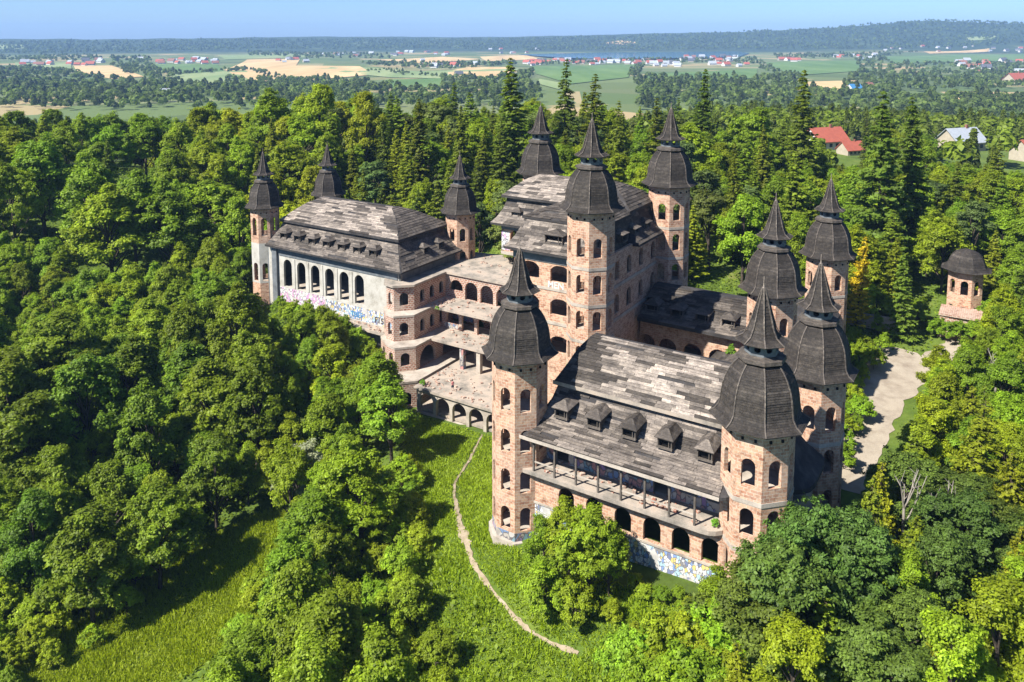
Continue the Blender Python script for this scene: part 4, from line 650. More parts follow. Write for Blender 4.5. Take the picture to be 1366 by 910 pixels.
def tower(u, v, base, rim, sc, sills, bands, label, group='round capped castle towers', wh=2.5, ww=1.12, sr=2.95, paint=None):
    t = thing('castle_tower', at(u, v, base), ROT, label, 'tower', group)
    H = rim - base; Rr = sr * sc; P = octa(Rr); m = MB()
    for i in range(8):
        a, b = P[i - 1], P[i]; L = math.hypot(a[0] - b[0], a[1] - b[1])
        m.wall(a, b, 0, H - .1, .38, [(L / 2, ww * sc, s - base, s - base + wh, 'arch') for s in sills], i * L)
    sh = m.build('shaft', M['brick'], t)
    for s in sills:
        f = MB(); f.prism(octa(Rr - .42), s - base - 1.0, s - base - .8); f.build('floor', M['concrete'], t)
    for z in bands:
        b = MB(); oct_rings(b, [(Rr - .02, z - base - .2), (Rr + .06, z - base - .2), (Rr + .06, z - base + .2), (Rr - .02, z - base + .2)]); b.build('string_course', M['concrete'], t)
    b = MB()
    for i in range(8):
        for q in (.27, .73):
            a = Vector((*P[i - 1], 0)).lerp(Vector((*P[i], 0)), q); n = Vector((math.cos(2 * A22 * i), math.sin(2 * A22 * i), 0))
            b.bar(a - n * .1 + Vector((0, 0, H - 1.0)), a + n * .14 + Vector((0, 0, H - 1.0)), .2, .24)
    tag(b.build('beam_ends', M['void'], t), kind='stuff')
    loc = (0, 0, H)
    br = put('bell_roof', ME_SOFFIT, t, loc, 0, sc); q = random.randrange(4)
    for i in range(8):
        put('roof_panel', ME_BELL[(i + q) % 4], br, None, 2 * A22 * i); put('hip_strip', ME_BHIP, br, None, 2 * A22 * i)
    put('collar', ME_COLLAR, t, loc, 0, sc); put('lantern', ME_LANTERN, t, loc, 0, sc)
    sp = put('spire', ME_SPIREB, t, loc, 0, sc); put('finial', ME_FINIAL, t, loc, 0, sc)
    for i in range(8):
        put('spire_panel', ME_SPIRE[(i + q + 1) % 4], sp, None, 2 * A22 * i); put('spire_hip_strip', ME_SHIP, sp, None, 2 * A22 * i)
    if paint:
        g = MB(); lo, hi, pr = paint
        for i in (5, 6, 7): 
            a, b2 = octa(Rr + .015)[i - 1], octa(Rr + .015)[i]; g.wall(a, b2, lo - base, hi - base, .012, (), i * 2.3)
        g.build('graffiti', M['graffiti_dark'], t)
    return t
S1 = [13.2, 8.8, 4.5, .4]
tf1 = tower(0, 0, -2.6, 18.75, 1.0, S1, [], 'brick tower with four rows of arched windows beside the grassy path, nearest the terrace arcade', paint=(-2.4, .2, 1))
pl = MB(); pl.prism(octa(3.35), 0, 1.9); pl.build('plinth', M['concrete'], tf1)
tower(24.6, .6, -2, 18.0, 1.07, [12.75, 8.2, 3.7], [11.3, 6.7], 'nearest brick tower at right end of the balcony facade, its roof largest in view')
tower(26.7, 13.8, 0, 18.0, 1.0, [12.6, 8.2, 4.0], [11.2], 'brick tower between the nearest tower and the gravel driveway')
tower(16.6, 36.2, -1, 18.4, 1.08, [12.8, 8.4, 4.2], [], 'brick tower at right end of the low shingled connecting wing')
tower(19.0, 59.3, 1, 18.0, 1.06, [12.9, 8.5, 4.5], [12.0], 'rearmost right brick tower, next to the golden yellow conifer')
tower(-2.9, 21.9, -8, 29.6, 1.03, [23.6, 18.9, 14.2, 9.6, 5], [22.2, 17.4, 12.7], 'tall brick tower at front corner of the central keep, with three pale bands')
tower(-1.8, 46.1, -2, 29.0, 1.05, [23.8, 19.2, 14.6, 10], [22.6, 18.0], 'tall brick tower at right rear corner of the central keep')
tower(-23.6, 44.3, -2, 29.0, 1.0, [23.8, 19.2, 14.6], [], 'tall brick tower at left rear corner of the keep, mostly hidden by its roof')
tl1 = tower(-82.1, 36.3, -5, 18.0, .97, [12.4, 3.4], [], 'leftmost brick tower at end of the white arcade hall', wh=3.6, ww=1.15)
tower(-80.2, 51.7, -2, 18.0, .95, [12.4, 8], [], 'tower behind the hall roof at far left, only its dark cap showing')
tower(-46.6, 53.2, -2, 18.0, .98, [12.6, 8.2], [], 'brick tower at right rear corner of the arcade hall beside the flat terrace roof')
P8 = octa(2.95 * .97 + .012)
# plaster zone with the tall windows left open
b = MB()
for i in (4, 5, 6, 7):
    L = math.hypot(P8[i][0] - P8[i - 1][0], P8[i][1] - P8[i - 1][1]); b.wall(P8[i - 1], P8[i], 8.0, 16.0, .02, [(L / 2, 1.2, 8.4, 12.0, 'arch')])
b.build('plaster_coat', M['plaster'], tl1)

# ---------------------------------------------------------------- castle: wings
class Wing:
    """a castle wing built in castle coordinates (u, v, z) under an Empty at its foot"""
    def __init__(s, name, u, v, z, label, cat, group=None):
        s.root = thing(name, at(u, v, z), ROT, label, cat, group); s.off = (-u, -v, -z)
    def add(s, mb, name, mat, parent=None):
        o = mb.build(name, mat, parent or s.root)
        if not parent: o.location = s.off
        return o
def ring_pts(u0, u1, v0, v1, rad, z, n=5):
    P = []
    for cx, cy, a0 in ((u0 + rad, v0 + rad, 180), (u1 - rad, v0 + rad, 270), (u1 - rad, v1 - rad, 0), (u0 + rad, v1 - rad, 90)):
        for i in range(n):
            a = R(a0 + 90 * i / (n - 1)); P.append((cx + rad * math.cos(a), cy + rad * math.sin(a), z))
    return P
def mansard(mb, rings, fascia=.28):
    r0 = rings[0]; RR = [ring_pts(*r0[:5], r0[5] - fascia)] + [ring_pts(*r) for r in rings]
    mb.face(RR[0][::-1])
    for a, b in zip(RR, RR[1:]):
        n = len(a)
        for i in range(n):
            j = (i + 1) % n
            if (Vector(a[i]) - Vector(a[j])).length < 1e-4: continue
            mb.face([a[i], a[j], b[j], b[i]])
    mb.face(RR[-1])
def side_pt(rg, side, f):
    u0, u1, v0, v1, rad, z = rg; k = rad * .9
    if side == 'front': return Vector((u0 + k + (u1 - u0 - 2 * k) * f, v0, z))
    if side == 'right': return Vector((u1, v0 + k + (v1 - v0 - 2 * k) * f, z))
    if side == 'back': return Vector((u1 - k - (u1 - u0 - 2 * k) * f, v1, z))
    return Vector((u0, v1 - k - (v1 - v0 - 2 * k) * f, z))
def strips(roof, rings, side, course, ln, tone, seed, skip=.06, trim=(0, 1)):
    r_ = random.Random(seed)
    R0 = [np.array(r, float) for r in rings]
    S = [0.0]
    for a, b in zip(R0, R0[1:]): S.append(S[-1] + (side_pt(b, side, .5) - side_pt(a, side, .5)).length)
    n = max(1, round(S[-1] / course))
    def rg(t):
        for i in range(len(S) - 1):
            if t <= S[i + 1] + 1e-9: f = (t - S[i]) / (S[i + 1] - S[i]); return R0[i] * (1 - f) + R0[i + 1] * f
        return R0[-1]
    for j in range(n):
        ga, gb = rg(S[-1] * j / n), rg(S[-1] * (j + 1.12) / n if j < n - 1 else S[-1])
        L = (side_pt(ga, side, 1) - side_pt(ga, side, 0)).length
        x = trim[0] * L - r_.uniform(0, ln)
        while x < trim[1] * L:
            w = ln * r_.uniform(.55, 1.5); a, b = max(x, trim[0] * L) / L, min(x + w - .03, trim[1] * L) / L; x += w
            if (b - a) * L < .35 or r_.random() < skip: continue
            A, B, C, D = side_pt(ga, side, a), side_pt(ga, side, b), side_pt(gb, side, b), side_pt(gb, side, a)
            nn = (B - A).cross(D - A).normalized()
            e = r_.uniform(0, .035); lo, hi, th = .075 + e, .03 + e * .6, .035
            t = tone((a + b) / 2, (j + .5) / n, r_) 
            m = MB(); T = [A + nn * lo, B + nn * (lo + r_.uniform(-.01, .03)), C + nn * hi, D + nn * hi]; U = [p - nn * (lo + .01 if k < 2 else hi + .0) for k, p in enumerate(T)]
            m.face(T, c=t)
            for k in range(4): m.face([U[k], U[(k + 1) % 4], T[(k + 1) % 4], T[k]], c=t * .7)
            m.build('shingle_strip', M['shingle'], roof)
def n2(a, b, s): return .5 + .25 * (math.sin(a * 11.3 + s) * math.cos(b * 7.1 + s * 1.7) + math.sin(a * 23 + b * 5 + s * 2.2))
def pale(lo, hi, s, bias=.0, edge=0):
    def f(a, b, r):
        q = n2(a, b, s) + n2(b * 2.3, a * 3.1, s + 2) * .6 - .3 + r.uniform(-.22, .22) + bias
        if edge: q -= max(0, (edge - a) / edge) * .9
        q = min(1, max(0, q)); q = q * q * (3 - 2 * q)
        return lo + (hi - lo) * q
    return f
def dormer(wg, roofz, u, v, z, face, w=1.5, h=1.15, dep=2.6):
    """small hooded dormer; face = unit vector it looks along in castle coordinates"""
    fx, fy = face; d = put('dormer', None, wg.root); d.location = (u + wg.off[0], v + wg.off[1], z + wg.off[2])
    d.rotation_euler.z = math.atan2(fy, fx) + math.pi / 2       # local -y looks out
    m = MB(); m.box(-w / 2, -w / 2 + .1, 0, dep, -.1, h); m.box(w / 2 - .1, w / 2, 0, dep, -.1, h); m.box(-w / 2 + .1, w / 2 - .1, .02, .1, h - .14, h)
    m.box(w * .26, w * .26 + .07, .0, .07, .06, h - .14); m.box(-w / 2 - .05, w / 2 + .05, -.08, .12, -.14, .06); m.build('dormer_frame', M['wood'], d)
    m = MB(); m.box(-w / 2 + .1, w / 2 - .1, .42, .47, -.1, h); m.build('opening_shade_panel', M['void'], d)  # added black panel stands in for the shade inside the open dormer
    m = MB(); o = .24; a = w / 2 + o; y0, y1 = -o - .02, dep; zt = h + .55
    E = [(-a, y0, h - .06), (a, y0, h - .06), (a, y1, h + .02), (-a, y1, h + .02)]; Mi = [(-a * .6, y0 + .5, h + .17), (a * .6, y0 + .5, h + .17), (a * .6, y1, h + .22), (-a * .6, y1, h + .22)]
    T = [(-.12, .75, zt), (.12, .75, zt), (.12, y1, zt - .1), (-.12, y1, zt - .1)]
    tn = random.uniform(.06, .12)
    for a_, b_ in ((E, Mi), (Mi, T)):
        for i in (0, 1, 3): m.face([a_[i], a_[(i + 1) % 4], b_[(i + 1) % 4], b_[i]], c=tn * random.uniform(.8, 1.6))
    m.face(T, c=tn); B = [(x, y, z_ - .08) for x, y, z_ in E]
    for i in range(4): m.face([B[i], B[(i + 1) % 4], E[(i + 1) % 4], E[i]], c=tn)
    m.face(B[::-1], c=tn * .6); m.build('dormer_roof', M['shingle'], d)

# --- front wing with the long balcony
fw = Wing('castle_wing', 12, 6, -2, 'front wing with long posted balcony, five roof dormers and weathered shingle roof', 'castle wing')
m = MB()
ops = [(u - 2, 1.75, 3.6, 6.05, 'arch') for u in (6.3, 9.4, 12.5, 15.5, 18.35, 21.2)]
ops = [(c, w, zb, zt, k) for c, w, zb, zt, k in ops if c + w / 2 < 20.3]
m.wall((2, -1.2), (22.6, -1.2), -3, 6.9, .4, ops); fw.add(m, 'front_wall', M['brick'])
m = MB(); m.wall((2, -1.215), (22.4, -1.215), -.6, 3.3, .012); fw.add(m, 'graffiti', M['graffiti'])
m = MB(); m.box(2, 22.5, -1.32, -1.19, 3.36, 3.56); fw.add(m, 'sill_course', M['concrete'])
poly = [(1.6, -2.15), (20.6, -2.15)] + [(20.6 + 2.0 * math.sin(R(a)), -.15 - 2.0 * math.cos(R(a))) for a in (18, 36, 54, 72, 90)] + [(22.6, 1.7), (1.6, 1.7)]
m = MB(); m.prism(poly, 6.82, 7.25); bal = fw.add(m, 'balcony', M['slab'])
for i in range(8):
    u = 2.9 + 2.42 * i; m = MB(); m.box(u - .09, u + .09, -2.0, -1.82, 7.25, 10.72); m.build('post', M['wood'], bal)
for i in range(7):
    u = 2.9 + 2.42 * i; m = MB(); m.box(u + .09, u + 2.33, -1.95, -1.86, 8.2, 8.32); m.build('rail', M['concrete'], bal)
m = MB()
m.wall((2, 1.0), (22.4, 1.0), 7.25, 11.5, .35, [(c, w, 7.27 if dr else 8.2, 9.95, 'rect') for c, w, dr in ((2.6, 1.5, 1), (5.2, 1.7, 0), (8.2, 1.6, 0), (10.9, 1.8, 0), (13.4, 1.5, 1), (16.2, 1.9, 0), (18.8, 1.7, 0))]); fw.add(m, 'recessed_wall', M['plaster'])
m = MB(); m.wall((2.2, .985), (22.2, .985), 7.3, 9.4, .012, [(c - .2, w, 7.32 if dr else 8.2, 9.38, 'rect') for c, w, dr in ((2.6, 1.5, 1), (5.2, 1.7, 0), (8.2, 1.6, 0), (10.9, 1.8, 0), (13.4, 1.5, 1), (16.2, 1.9, 0), (18.8, 1.7, 0))]); fw.add(m, 'graffiti', M['graffiti_dark'])
m = MB(); m.wall((22.6, -1.2), (22.6, 15.6), -3, 11, .4, [(5, 1.5, 8, 10.4, 'arch'), (9, 1.5, 8, 10.4, 'arch')]); m.wall((22.6, 15.6), (2, 15.6), -3, 11, .4, [(4, 1.8, 4, 6.6, 'arch'), (9, 1.8, 4, 6.6, 'arch'), (14, 1.8, 4, 6.6, 'arch')]); m.wall((2, 15.6), (2, -1.2), -3, 11, .4); fw.add(m, 'side_wall', M['brick'])
m = MB(); m.box(2.4, 22.2, 1.72, 15.2, 6.8, 7.2); fw.add(m, 'floor', M['concrete'])
SK = [(1.5, 23.0, -2.45, 17.3, .9, 11.0), (2.0, 22.6, .2, 14.6, .6, 11.95), (2.5, 22.2, 2.3, 12.6, .3, 13.2), (2.9, 21.9, 3.5, 11.4, .1, 14.9)]
m = MB(); mansard(m, SK, .3); rf = fw.add(m, 'skirt_roof', M['felt'])
strips(rf, SK, 'front', .36, 2.9, pale(.06, .26, 1.3, .06), 5); strips(rf, SK, 'right', .6, 2.4, pale(.05, .12, .4), 6)
m = MB(); m.box(1.5, 22.2, -2.5, -2.4, 10.62, 10.95); m.build('eave_board', M['concrete'], rf)
UP = [(2.7, 22.6, 2.55, 12.4, .05, 15.1), (3.4, 22.0, 3.9, 11.0, .05, 16.5), (4.0, 21.4, 5.2, 9.9, .05, 17.9), (4.6, 20.8, 6.7, 8.6, .05, 18.8), (4.9, 20.5, 7.55, 7.75, .02, 19.05)]
m = MB(); mansard(m, UP, .32); rf = fw.add(m, 'upper_roof', M['felt'])
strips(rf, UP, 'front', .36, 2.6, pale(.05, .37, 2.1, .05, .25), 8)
m = MB(); m.box(2.6, 22.5, 2.46, 2.55, 14.76, 15.16); m.build('eave_board', M['slab'], rf)
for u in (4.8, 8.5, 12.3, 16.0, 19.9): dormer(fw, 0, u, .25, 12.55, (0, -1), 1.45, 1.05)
# sun room with a round-ended roof beside the nearest tower
an = Wing('castle_annex', 25, 8, 0, 'low dark annex roof with rounded eave between the two right front towers', 'annex')
m = MB(); AN = [(22.7, 28.6, 3.2, 12.4, 2.6, 10.3), (22.7, 27.4, 4.2, 11.4, 2.0, 11.3), (22.7, 26.2, 5.4, 10.2, 1.2, 12.9), (22.7, 25.2, 6.4, 9.2, .5, 14.2)]
mansard(m, AN, .5); an.add(m, 'roof', M['felt'])
m = MB(); m.prism([(22.7, 4.2), (26.5, 4.2), (27.6, 6), (27.6, 10), (26.5, 11.6), (22.7, 11.6)], -1, 8.0); an.add(m, 'base', M['concrete'])
for i, (u, v) in enumerate(((26.6, 4.5), (27.6, 6.4), (27.6, 9.6), (26.6, 11.3))):
    m = MB(); m.box(u - .15, u + .15, v - .15, v + .15, 8, 9.8); an.add(m, 'post', M['concrete'])

# --- left wing: white arcade hall
lw = Wing('castle_wing', -62, 44, -4, 'left hall with white arched arcade and seven small dormers on its roof', 'castle wing')
m = MB(); m.wall((-80, 34.8), (-46, 34.8), -7, 11, .45, [(80 - 74.35 + 3.72 * i, 2.25, 3.1, 8.55, 'arch') for i in range(6)]); lw.add(m, 'front_wall', M['plaster'])
m = MB(); m.box(-76.6, -46.6, 34.66, 34.79, 9.15, 10.72); lw.add(m, 'lintel_band', M['concrete_dark'])
m = MB(); m.box(-78.2, -76.9, 34.3, 34.79, -4, 10.72); lw.add(m, 'buttress', M['concrete_dark'])
for i in range(5):
    m = MB(); m.box(-72.7 + 3.72 * i, -72.28 + 3.72 * i, 34.7, 34.79, 3.1, 8.9); lw.add(m, 'pilaster', M['plaster'])
m = MB(); m.wall((-76.8, 34.785), (-64.5, 34.785), .1, 2.9, .012); lw.add(m, 'graffiti', M['graffiti_pink'])
m = MB(); m.wall((-64.3, 34.785), (-47, 34.785), .1, 2.6, .012, (), 40); lw.add(m, 'graffiti', M['graffiti'])
m = MB(); m.box(-66, -47, 32.4, 34.75, -.5, -.05); lw.add(m, 'ledge', M['slab'])
m = MB(); m.wall((-46, 34.8), (-46, 54), -7, 11, .4); m.wall((-46, 54), (-80, 54), -7, 11, .4, [(6 + 5 * i, 1.6, 4, 8, 'arch') for i in range(5)]); m.wall((-80, 54), (-80, 34.8), -7, 11, .4); lw.add(m, 'side_wall', M['concrete_dark'])
m = MB(); m.box(-79.5, -46.5, 35.3, 53.5, 2.6, 2.95); lw.add(m, 'floor', M['concrete'])
SK = [(-79.5, -44.8, 33.6, 54.9, .3, 11.0), (-79.0, -46.2, 35.0, 53.6, .2, 12.1), (-78.6, -47.8, 36.6, 52.2, .1, 13.5), (-78.4, -49.2, 38.0, 51.0, .05, 15.2)]
m = MB(); mansard(m, SK, .25); rf = lw.add(m, 'skirt_roof', M['felt'])
strips(rf, SK, 'front', .42, 3.4, pale(.06, .20, 4.2, .0), 15); strips(rf, SK, 'right', .62, 3.0, pale(.07, .16, 3.2), 16)
UP = [(-78.7, -48.2, 37.0, 52.0, .05, 15.5), (-77.4, -50.4, 39.4, 49.8, .05, 16.9), (-76.0, -52.6, 41.4, 47.8, .05, 18.2), (-74.4, -55.2, 43.4, 45.8, .05, 19.1), (-74, -55.8, 44.4, 44.8, .02, 19.25)]
m = MB(); mansard(m, UP, .42); rf = lw.add(m, 'upper_roof', M['felt'])
strips(rf, UP, 'front', .45, 3.4, pale(.06, .38, 5.6, .04), 17); strips(rf, UP, 'right', .6, 2.6, pale(.06, .13, 1.2), 18)
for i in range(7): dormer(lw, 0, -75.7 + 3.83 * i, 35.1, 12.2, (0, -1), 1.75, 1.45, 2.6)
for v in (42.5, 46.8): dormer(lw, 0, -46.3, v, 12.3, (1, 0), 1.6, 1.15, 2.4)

# --- central keep
kp = Wing('castle_keep', -12, 36, -8, 'tall central brick keep with stepped dark roofs and dormers on two sides', 'castle keep')
m = MB(); m.wall((-16.5, 25), (-2.6, 25), -9, 22, .45, [(c, 3.0, z, z + 2.35, 'seg') for c in (7.4, 2.6) for z in (17.7, 13.0, 7.7)]); kp.add(m, 'front_wall', M['brick'])
m = MB(); m.wall((-2.6, 24), (-2.6, 47), -9, 22, .45, [(c, 1.5, z, z + 2.6, 'arch') for c in (5.4, 9.4, 13.6, 18) for z in (18.1, 13.4)], 30); kp.add(m, 'right_wall', M['brick'])
m = MB(); m.wall((-16.5, 47), (-16.5, 25), -9, 22, .45, [(4, 2, 10, 13, 'arch'), (12, 2, 10, 13, 'arch')]); m.wall((-2.6, 47), (-25.5, 47), 17.4, 22, .45, [(6, 1.6, 18.4, 21, 'arch'), (14, 1.6, 18.4, 21, 'arch')]); m.wall((-2.6, 47), (-16.5, 47), -9, 17.4, .45); kp.add(m, 'rear_wall', M['brick'])
m = MB(); m.wall((-25.5, 35.5), (-16.5, 35.5), 17.4, 22, .45, [(2.6, 2.0, 17.5, 21.0, 'arch'), (6, 1.6, 18.4, 21, 'arch')]); m.wall((-25.5, 47), (-25.5, 35.5), 17.4, 22, .45, [(4, 1.6, 18.4, 21, 'arch'), (8, 1.6, 18.4, 21, 'arch')]); kp.add(m, 'porch_wall', M['brick'])
m = MB(); m.wall((-25.5, 35.485), (-24.0, 35.485), 17.6, 20.6, .012); kp.add(m, 'graffiti', M['graffiti_pink'])
m = MB(); m.box(-25.6, -16.6, 35.4, 47.2, 16.9, 17.38); kp.add(m, 'porch_floor', M['concrete'])
for u, v in ((-24.8, 42), (-24.8, 46.4), (-20, 46.4)):
    m = MB(); m.prism([(u + .35 * math.cos(a * .7854), v + .35 * math.sin(a * .7854)) for a in range(8)], 9, 16.9); kp.add(m, 'column', M['concrete'])
for z in (17.2, 12.5): 
    m = MB(); m.box(-2.62, -2.5, 25, 46.5, z - .2, z + .25); kp.add(m, 'string_course', M['concrete'])
for z in (16.6, 11.8): 
    m = MB(); m.box(-16.5, -6, 24.9, 25.05, z - .18, z + .22); kp.add(m, 'string_course', M['concrete'])
for z in (17.2, 12.4, 7.0):
    m = MB(); m.box(-16.0, -3.1, 25.5, 46.5, z - .35, z - .1); kp.add(m, 'floor', M['concrete'])
m = MB(); m.box(-25.5, -2.7, 35.35, 35.48, 21.0, 21.7) ; kp.add(m, 'lintel_band', M['concrete_dark'])
m = MB(); m.box(-16.6, -5.5, 24.86, 24.98, 20.3, 21.7); kp.add(m, 'lintel_band', M['concrete_dark'])
m = MB(); m.wall((-16.0, 30), (-3.1, 30), 7.0, 20, .3, [(4, 1.5, 7.1, 10, 'rect'), (9, 1.5, 17.3, 19.6, 'rect'), (7, 1.5, 12.5, 15, 'rect')]); kp.add(m, 'inner_wall', M['brick'])
# lettering sprayed below the upper window
SKM = [(-27.0, -1.5, 34.4, 48.5, .1, 22.0), (-26.2, -2.6, 35.2, 47.6, .1, 22.9), (-25.6, -3.8, 36.2, 46.6, .05, 24.2), (-25.2, -4.6, 36.9, 46.0, .05, 26.0)]
m = MB(); mansard(m, SKM, .3); rf = kp.add(m, 'main_skirt_roof', M['felt']); strips(rf, SKM, 'front', .55, 2.2, pale(.06, .24, 6.1, .05), 25, trim=(0, .5)); strips(rf, SKM, 'right', .6, 2.4, pale(.05, .12, 2.2), 26)
UPM = [(-25.9, -3.8, 36.0, 46.8, .05, 26.2), (-24.6, -5.6, 37.9, 45.2, .05, 27.5), (-23.4, -7.4, 39.4, 43.8, .05, 28.5), (-22, -9.4, 40.8, 42.4, .05, 29.1), (-21.8, -9.8, 41.5, 41.7, .02, 29.2)]
m = MB(); mansard(m, UPM, .3); rf = kp.add(m, 'main_upper_roof', M['felt']); strips(rf, UPM, 'front', .5, 2.0, pale(.07, .36, 7.7, .15), 27, trim=(0, .62)); strips(rf, UPM, 'right', .55, 2.2, pale(.06, .13, 3.3), 28)
BS = [(-17.6, -3.4, 23.8, 37.5, .1, 21.9), (-16.9, -3.6, 25.2, 37.4, .1, 22.9), (-16.4, -3.8, 26.4, 37.3, .05, 24.2), (-16.1, -4.0, 27.2, 37.2, .05, 25.6)]
m = MB(); mansard(m, BS, .3); rf = kp.add(m, 'bay_skirt_roof', M['felt']); strips(rf, BS, 'front', .5, 2.2, pale(.07, .26, 8.8, .05), 29); strips(rf, BS, 'right', .55, 2.4, pale(.05, .12, 4.4), 30)
BU = [(-16.4, -3.7, 26.9, 38.0, .05, 25.8), (-14.4, -5.0, 29.0, 38.5, .05, 26.7), (-12.2, -6.6, 31.6, 39.0, .05, 27.6), (-10.6, -8.4, 34.0, 39.5, .05, 28.2)]
m = MB(); mansard(m, BU, .3); rf = kp.add(m, 'bay_upper_roof', M['felt']); strips(rf, BU, 'front', .5, 2.2, pale(.06, .12, 9.8), 31); strips(rf, BU, 'right', .5, 2.2, pale(.06, .12, 2.8), 32)
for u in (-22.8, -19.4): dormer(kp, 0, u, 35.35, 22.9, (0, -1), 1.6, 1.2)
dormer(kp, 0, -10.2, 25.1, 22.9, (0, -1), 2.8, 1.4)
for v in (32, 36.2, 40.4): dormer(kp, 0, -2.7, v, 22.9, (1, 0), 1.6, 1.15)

# --- stepped brick corner block
cb = Wing('castle_block', -43, 32, -9, 'ruined red brick corner block stepping down in four storeys beside the terraces', 'castle block')
FL = [4.4, 0.0, -4.2, -9.2]; TOP = [8.65, 4.4, 0.0, -4.2]
for s_ in range(4):
    du, dv = (0, 1.5, 3.4, 6.2)[s_], (0, -1.9, -3.9, -6.9)[s_]; z0, z1 = FL[s_], TOP[s_] - (.35 if s_ else 0)
    P = [(-49.5 + du * .55, 35.2 + dv), (-47.6 + du, 32.9 + dv), (-45.6 + du, 32.5 + dv), (-43.2 + du, 35 + dv), (-43.2 + du, 44)]
    m = MB()
    for i, (a, b) in enumerate(zip(P, P[1:])):
        L = math.hypot(a[0] - b[0], a[1] - b[1])
        if i < 3: ops = [(L / 2, min(1.5, L * .5), z0 + .9, z0 + 3.15, 'arch')]
        elif s_ == 2: ops = [(3.2, 4.2, z0 + .05, z0 + 3.3, 'arch'), (9.5, 4.2, z0 + .05, z0 + 3.3, 'arch')]
        elif s_ == 3: ops = []
        else: ops = [(2.2 + 2.7 * q, 1.2, z0 + .9, z0 + 3.1, 'arch') for q in range(3)]
        m.wall(a, b, z0, z1, .45, ops, 7 * i)
    cb.add(m, 'storey_wall', M['brick_red'])
    Q = P + [(-49.5 + du * .55, 44)]
    if s_: 
        m = MB(); c0 = Vector((sum(p[0] for p in Q) / 6, sum(p[1] for p in Q) / 6)); m.prism([(p[0] + (p[0] - c0.x) * .012, p[1] + (p[1] - c0.y) * .008) for p in Q], z1, z1 + .35); cb.add(m, 'floor_slab', M['concrete'])

# --- terraces between the block and the keep
tr = Wing('castle_terrace', -30, 40, -8, 'stacked brick arcades and open concrete terraces between keep and corner block', 'terrace')
m = MB(); m.prism([(-49.8, 35.0), (-47.8, 32.5), (-45.5, 32.1), (-42.8, 34.6), (-42.8, 43.6), (-16.6, 43.6), (-16.6, 58), (-34, 60), (-45.9, 57)], 8.66, 9.05); tr.add(m, 'roof_slab', M['slab'])
m = MB(); m.wall((-43.2, 44), (-16.6, 44), 4.4, 8.66, .5, [(2.3, 2.9, 5.7, 7.7, 'arch')] + [(5.6 + 3.35 * i, 2.7, 4.42, 7.8, 'arch') for i in range(6)]); tr.add(m, 'upper_arcade', M['brick_red'])
m = MB(); m.box(-41.8, -16.6, 38.2, 43.98, 4.0, 4.41); tr.add(m, 'upper_terrace', M['slab'])
m = MB(); m.wall((-41.6, 40.6), (-16.6, 40.6), 0, 4.0, .5, [(2.4 + 3.3 * i, 2.7, .02 if i else 1.0, 3.5, 'arch') for i in range(7)]); tr.add(m, 'middle_arcade', M['brick_red'])
m = MB(); m.box(-39.9, -16.6, 35.2, 44, -.4, .01); tr.add(m, 'middle_terrace', M['slab'])
for u in (-33.6, -30.2, -26.6, -23): 
    m = MB(); m.box(u - .38, u + .38, 35.5, 36.26, -4.2, -.4); tr.add(m, 'pillar', M['graffiti_dark'] if u < -33 else M['concrete'])
for u in (-34, -30, -26): 
    m = MB(); m.box(u - .35, u + .35, 40.2, 40.9, -4.2, -.4); tr.add(m, 'pillar', M['concrete'])
m = MB(); m.wall((-42, 48.5), (-16.6, 48.5), -4.2, 8.66, .4, [(3 + 4 * i, 2.0, z, z + 2.7, 'arch') for i in range(6) for z in (-3.4, .9, 5.3)]); tr.add(m, 'rear_wall', M['brick_red'])
m = MB(); m.box(-36.2, -16.6, 26.1, 48.4, -4.6, -4.2); tr.add(m, 'terrace_floor', M['slab'])
m = MB(); m.wall((-35.9, 26.5), (-16.6, 26.5), -10, -4.6, .6, [(2.0 + 3.2 * i, 2.65, -8.35, -5.05, 'arch') for i in range(6)]); tr.add(m, 'ground_arcade', M['concrete'])
m = MB(); m.box(-35.9, -16.6, 26.9, 34, -8.2, -7.85); tr.add(m, 'arcade_floor', M['slab'])
m = MB(); m.wall((-35.9, 33.5), (-16.6, 33.5), -9, -4.6, .4); tr.add(m, 'arcade_rear_wall', M['brick_red'])
m = MB(); m.wall((-42.5, 44.02), (-36.4, 44.02), .5, 3.0, .012); m.wall((-40.9, 40.58), (-38.0, 40.58), .1, 1.0, .012); tr.add(m, 'graffiti', M['graffiti_dark'])

# --- low connecting wing behind the front wing
cw = Wing('castle_wing', 5, 40, -2, 'low connecting wing with dark shingle roof and dormers behind the front roof', 'castle wing')
m = MB(); m.wall((-2.1, 36.6), (14, 36.6), -5, 11, .45, [(c, 2.7, 4.5, 8.3, 'arch') for c in (1.0, 4.2, 7.9, 11.6)]); m.wall((14, 46), (-2.1, 46), -5, 11, .4); cw.add(m, 'wall', M['brick'])
m = MB(); m.box(-2, 14, 37.2, 45.8, 3.6, 4.0); cw.add(m, 'floor', M['concrete'])
CS = [(-2.1, 15, 35.3, 47.6, .05, 11.0), (-2.1, 15, 37.4, 45.6, .05, 11.7), (-2.1, 15, 39.6, 44.0, .05, 12.9)]
m = MB(); mansard(m, CS, .45); rf = cw.add(m, 'skirt_roof', M['felt']); strips(rf, CS, 'front', .5, 2.2, pale(.05, .22, 3.9, -.1), 41)
CU = [(-2.1, 15.5, 39.1, 46.0, .05, 13.0), (-2.1, 15.5, 40.2, 44.6, .05, 13.8), (-2.1, 15.5, 41.6, 43, .05, 14.3)]
m = MB(); mansard(m, CU, .25); rf = cw.add(m, 'upper_roof', M['felt']); strips(rf, CU, 'front', .5, 2.4, pale(.05, .14, 4.9, -.1), 42)
for u in (-.6, 3.2, 6.9, 10.6): dormer(cw, 0, u, 37.0, 11.6, (0, -1), 1.8, 1.2, 2.3)
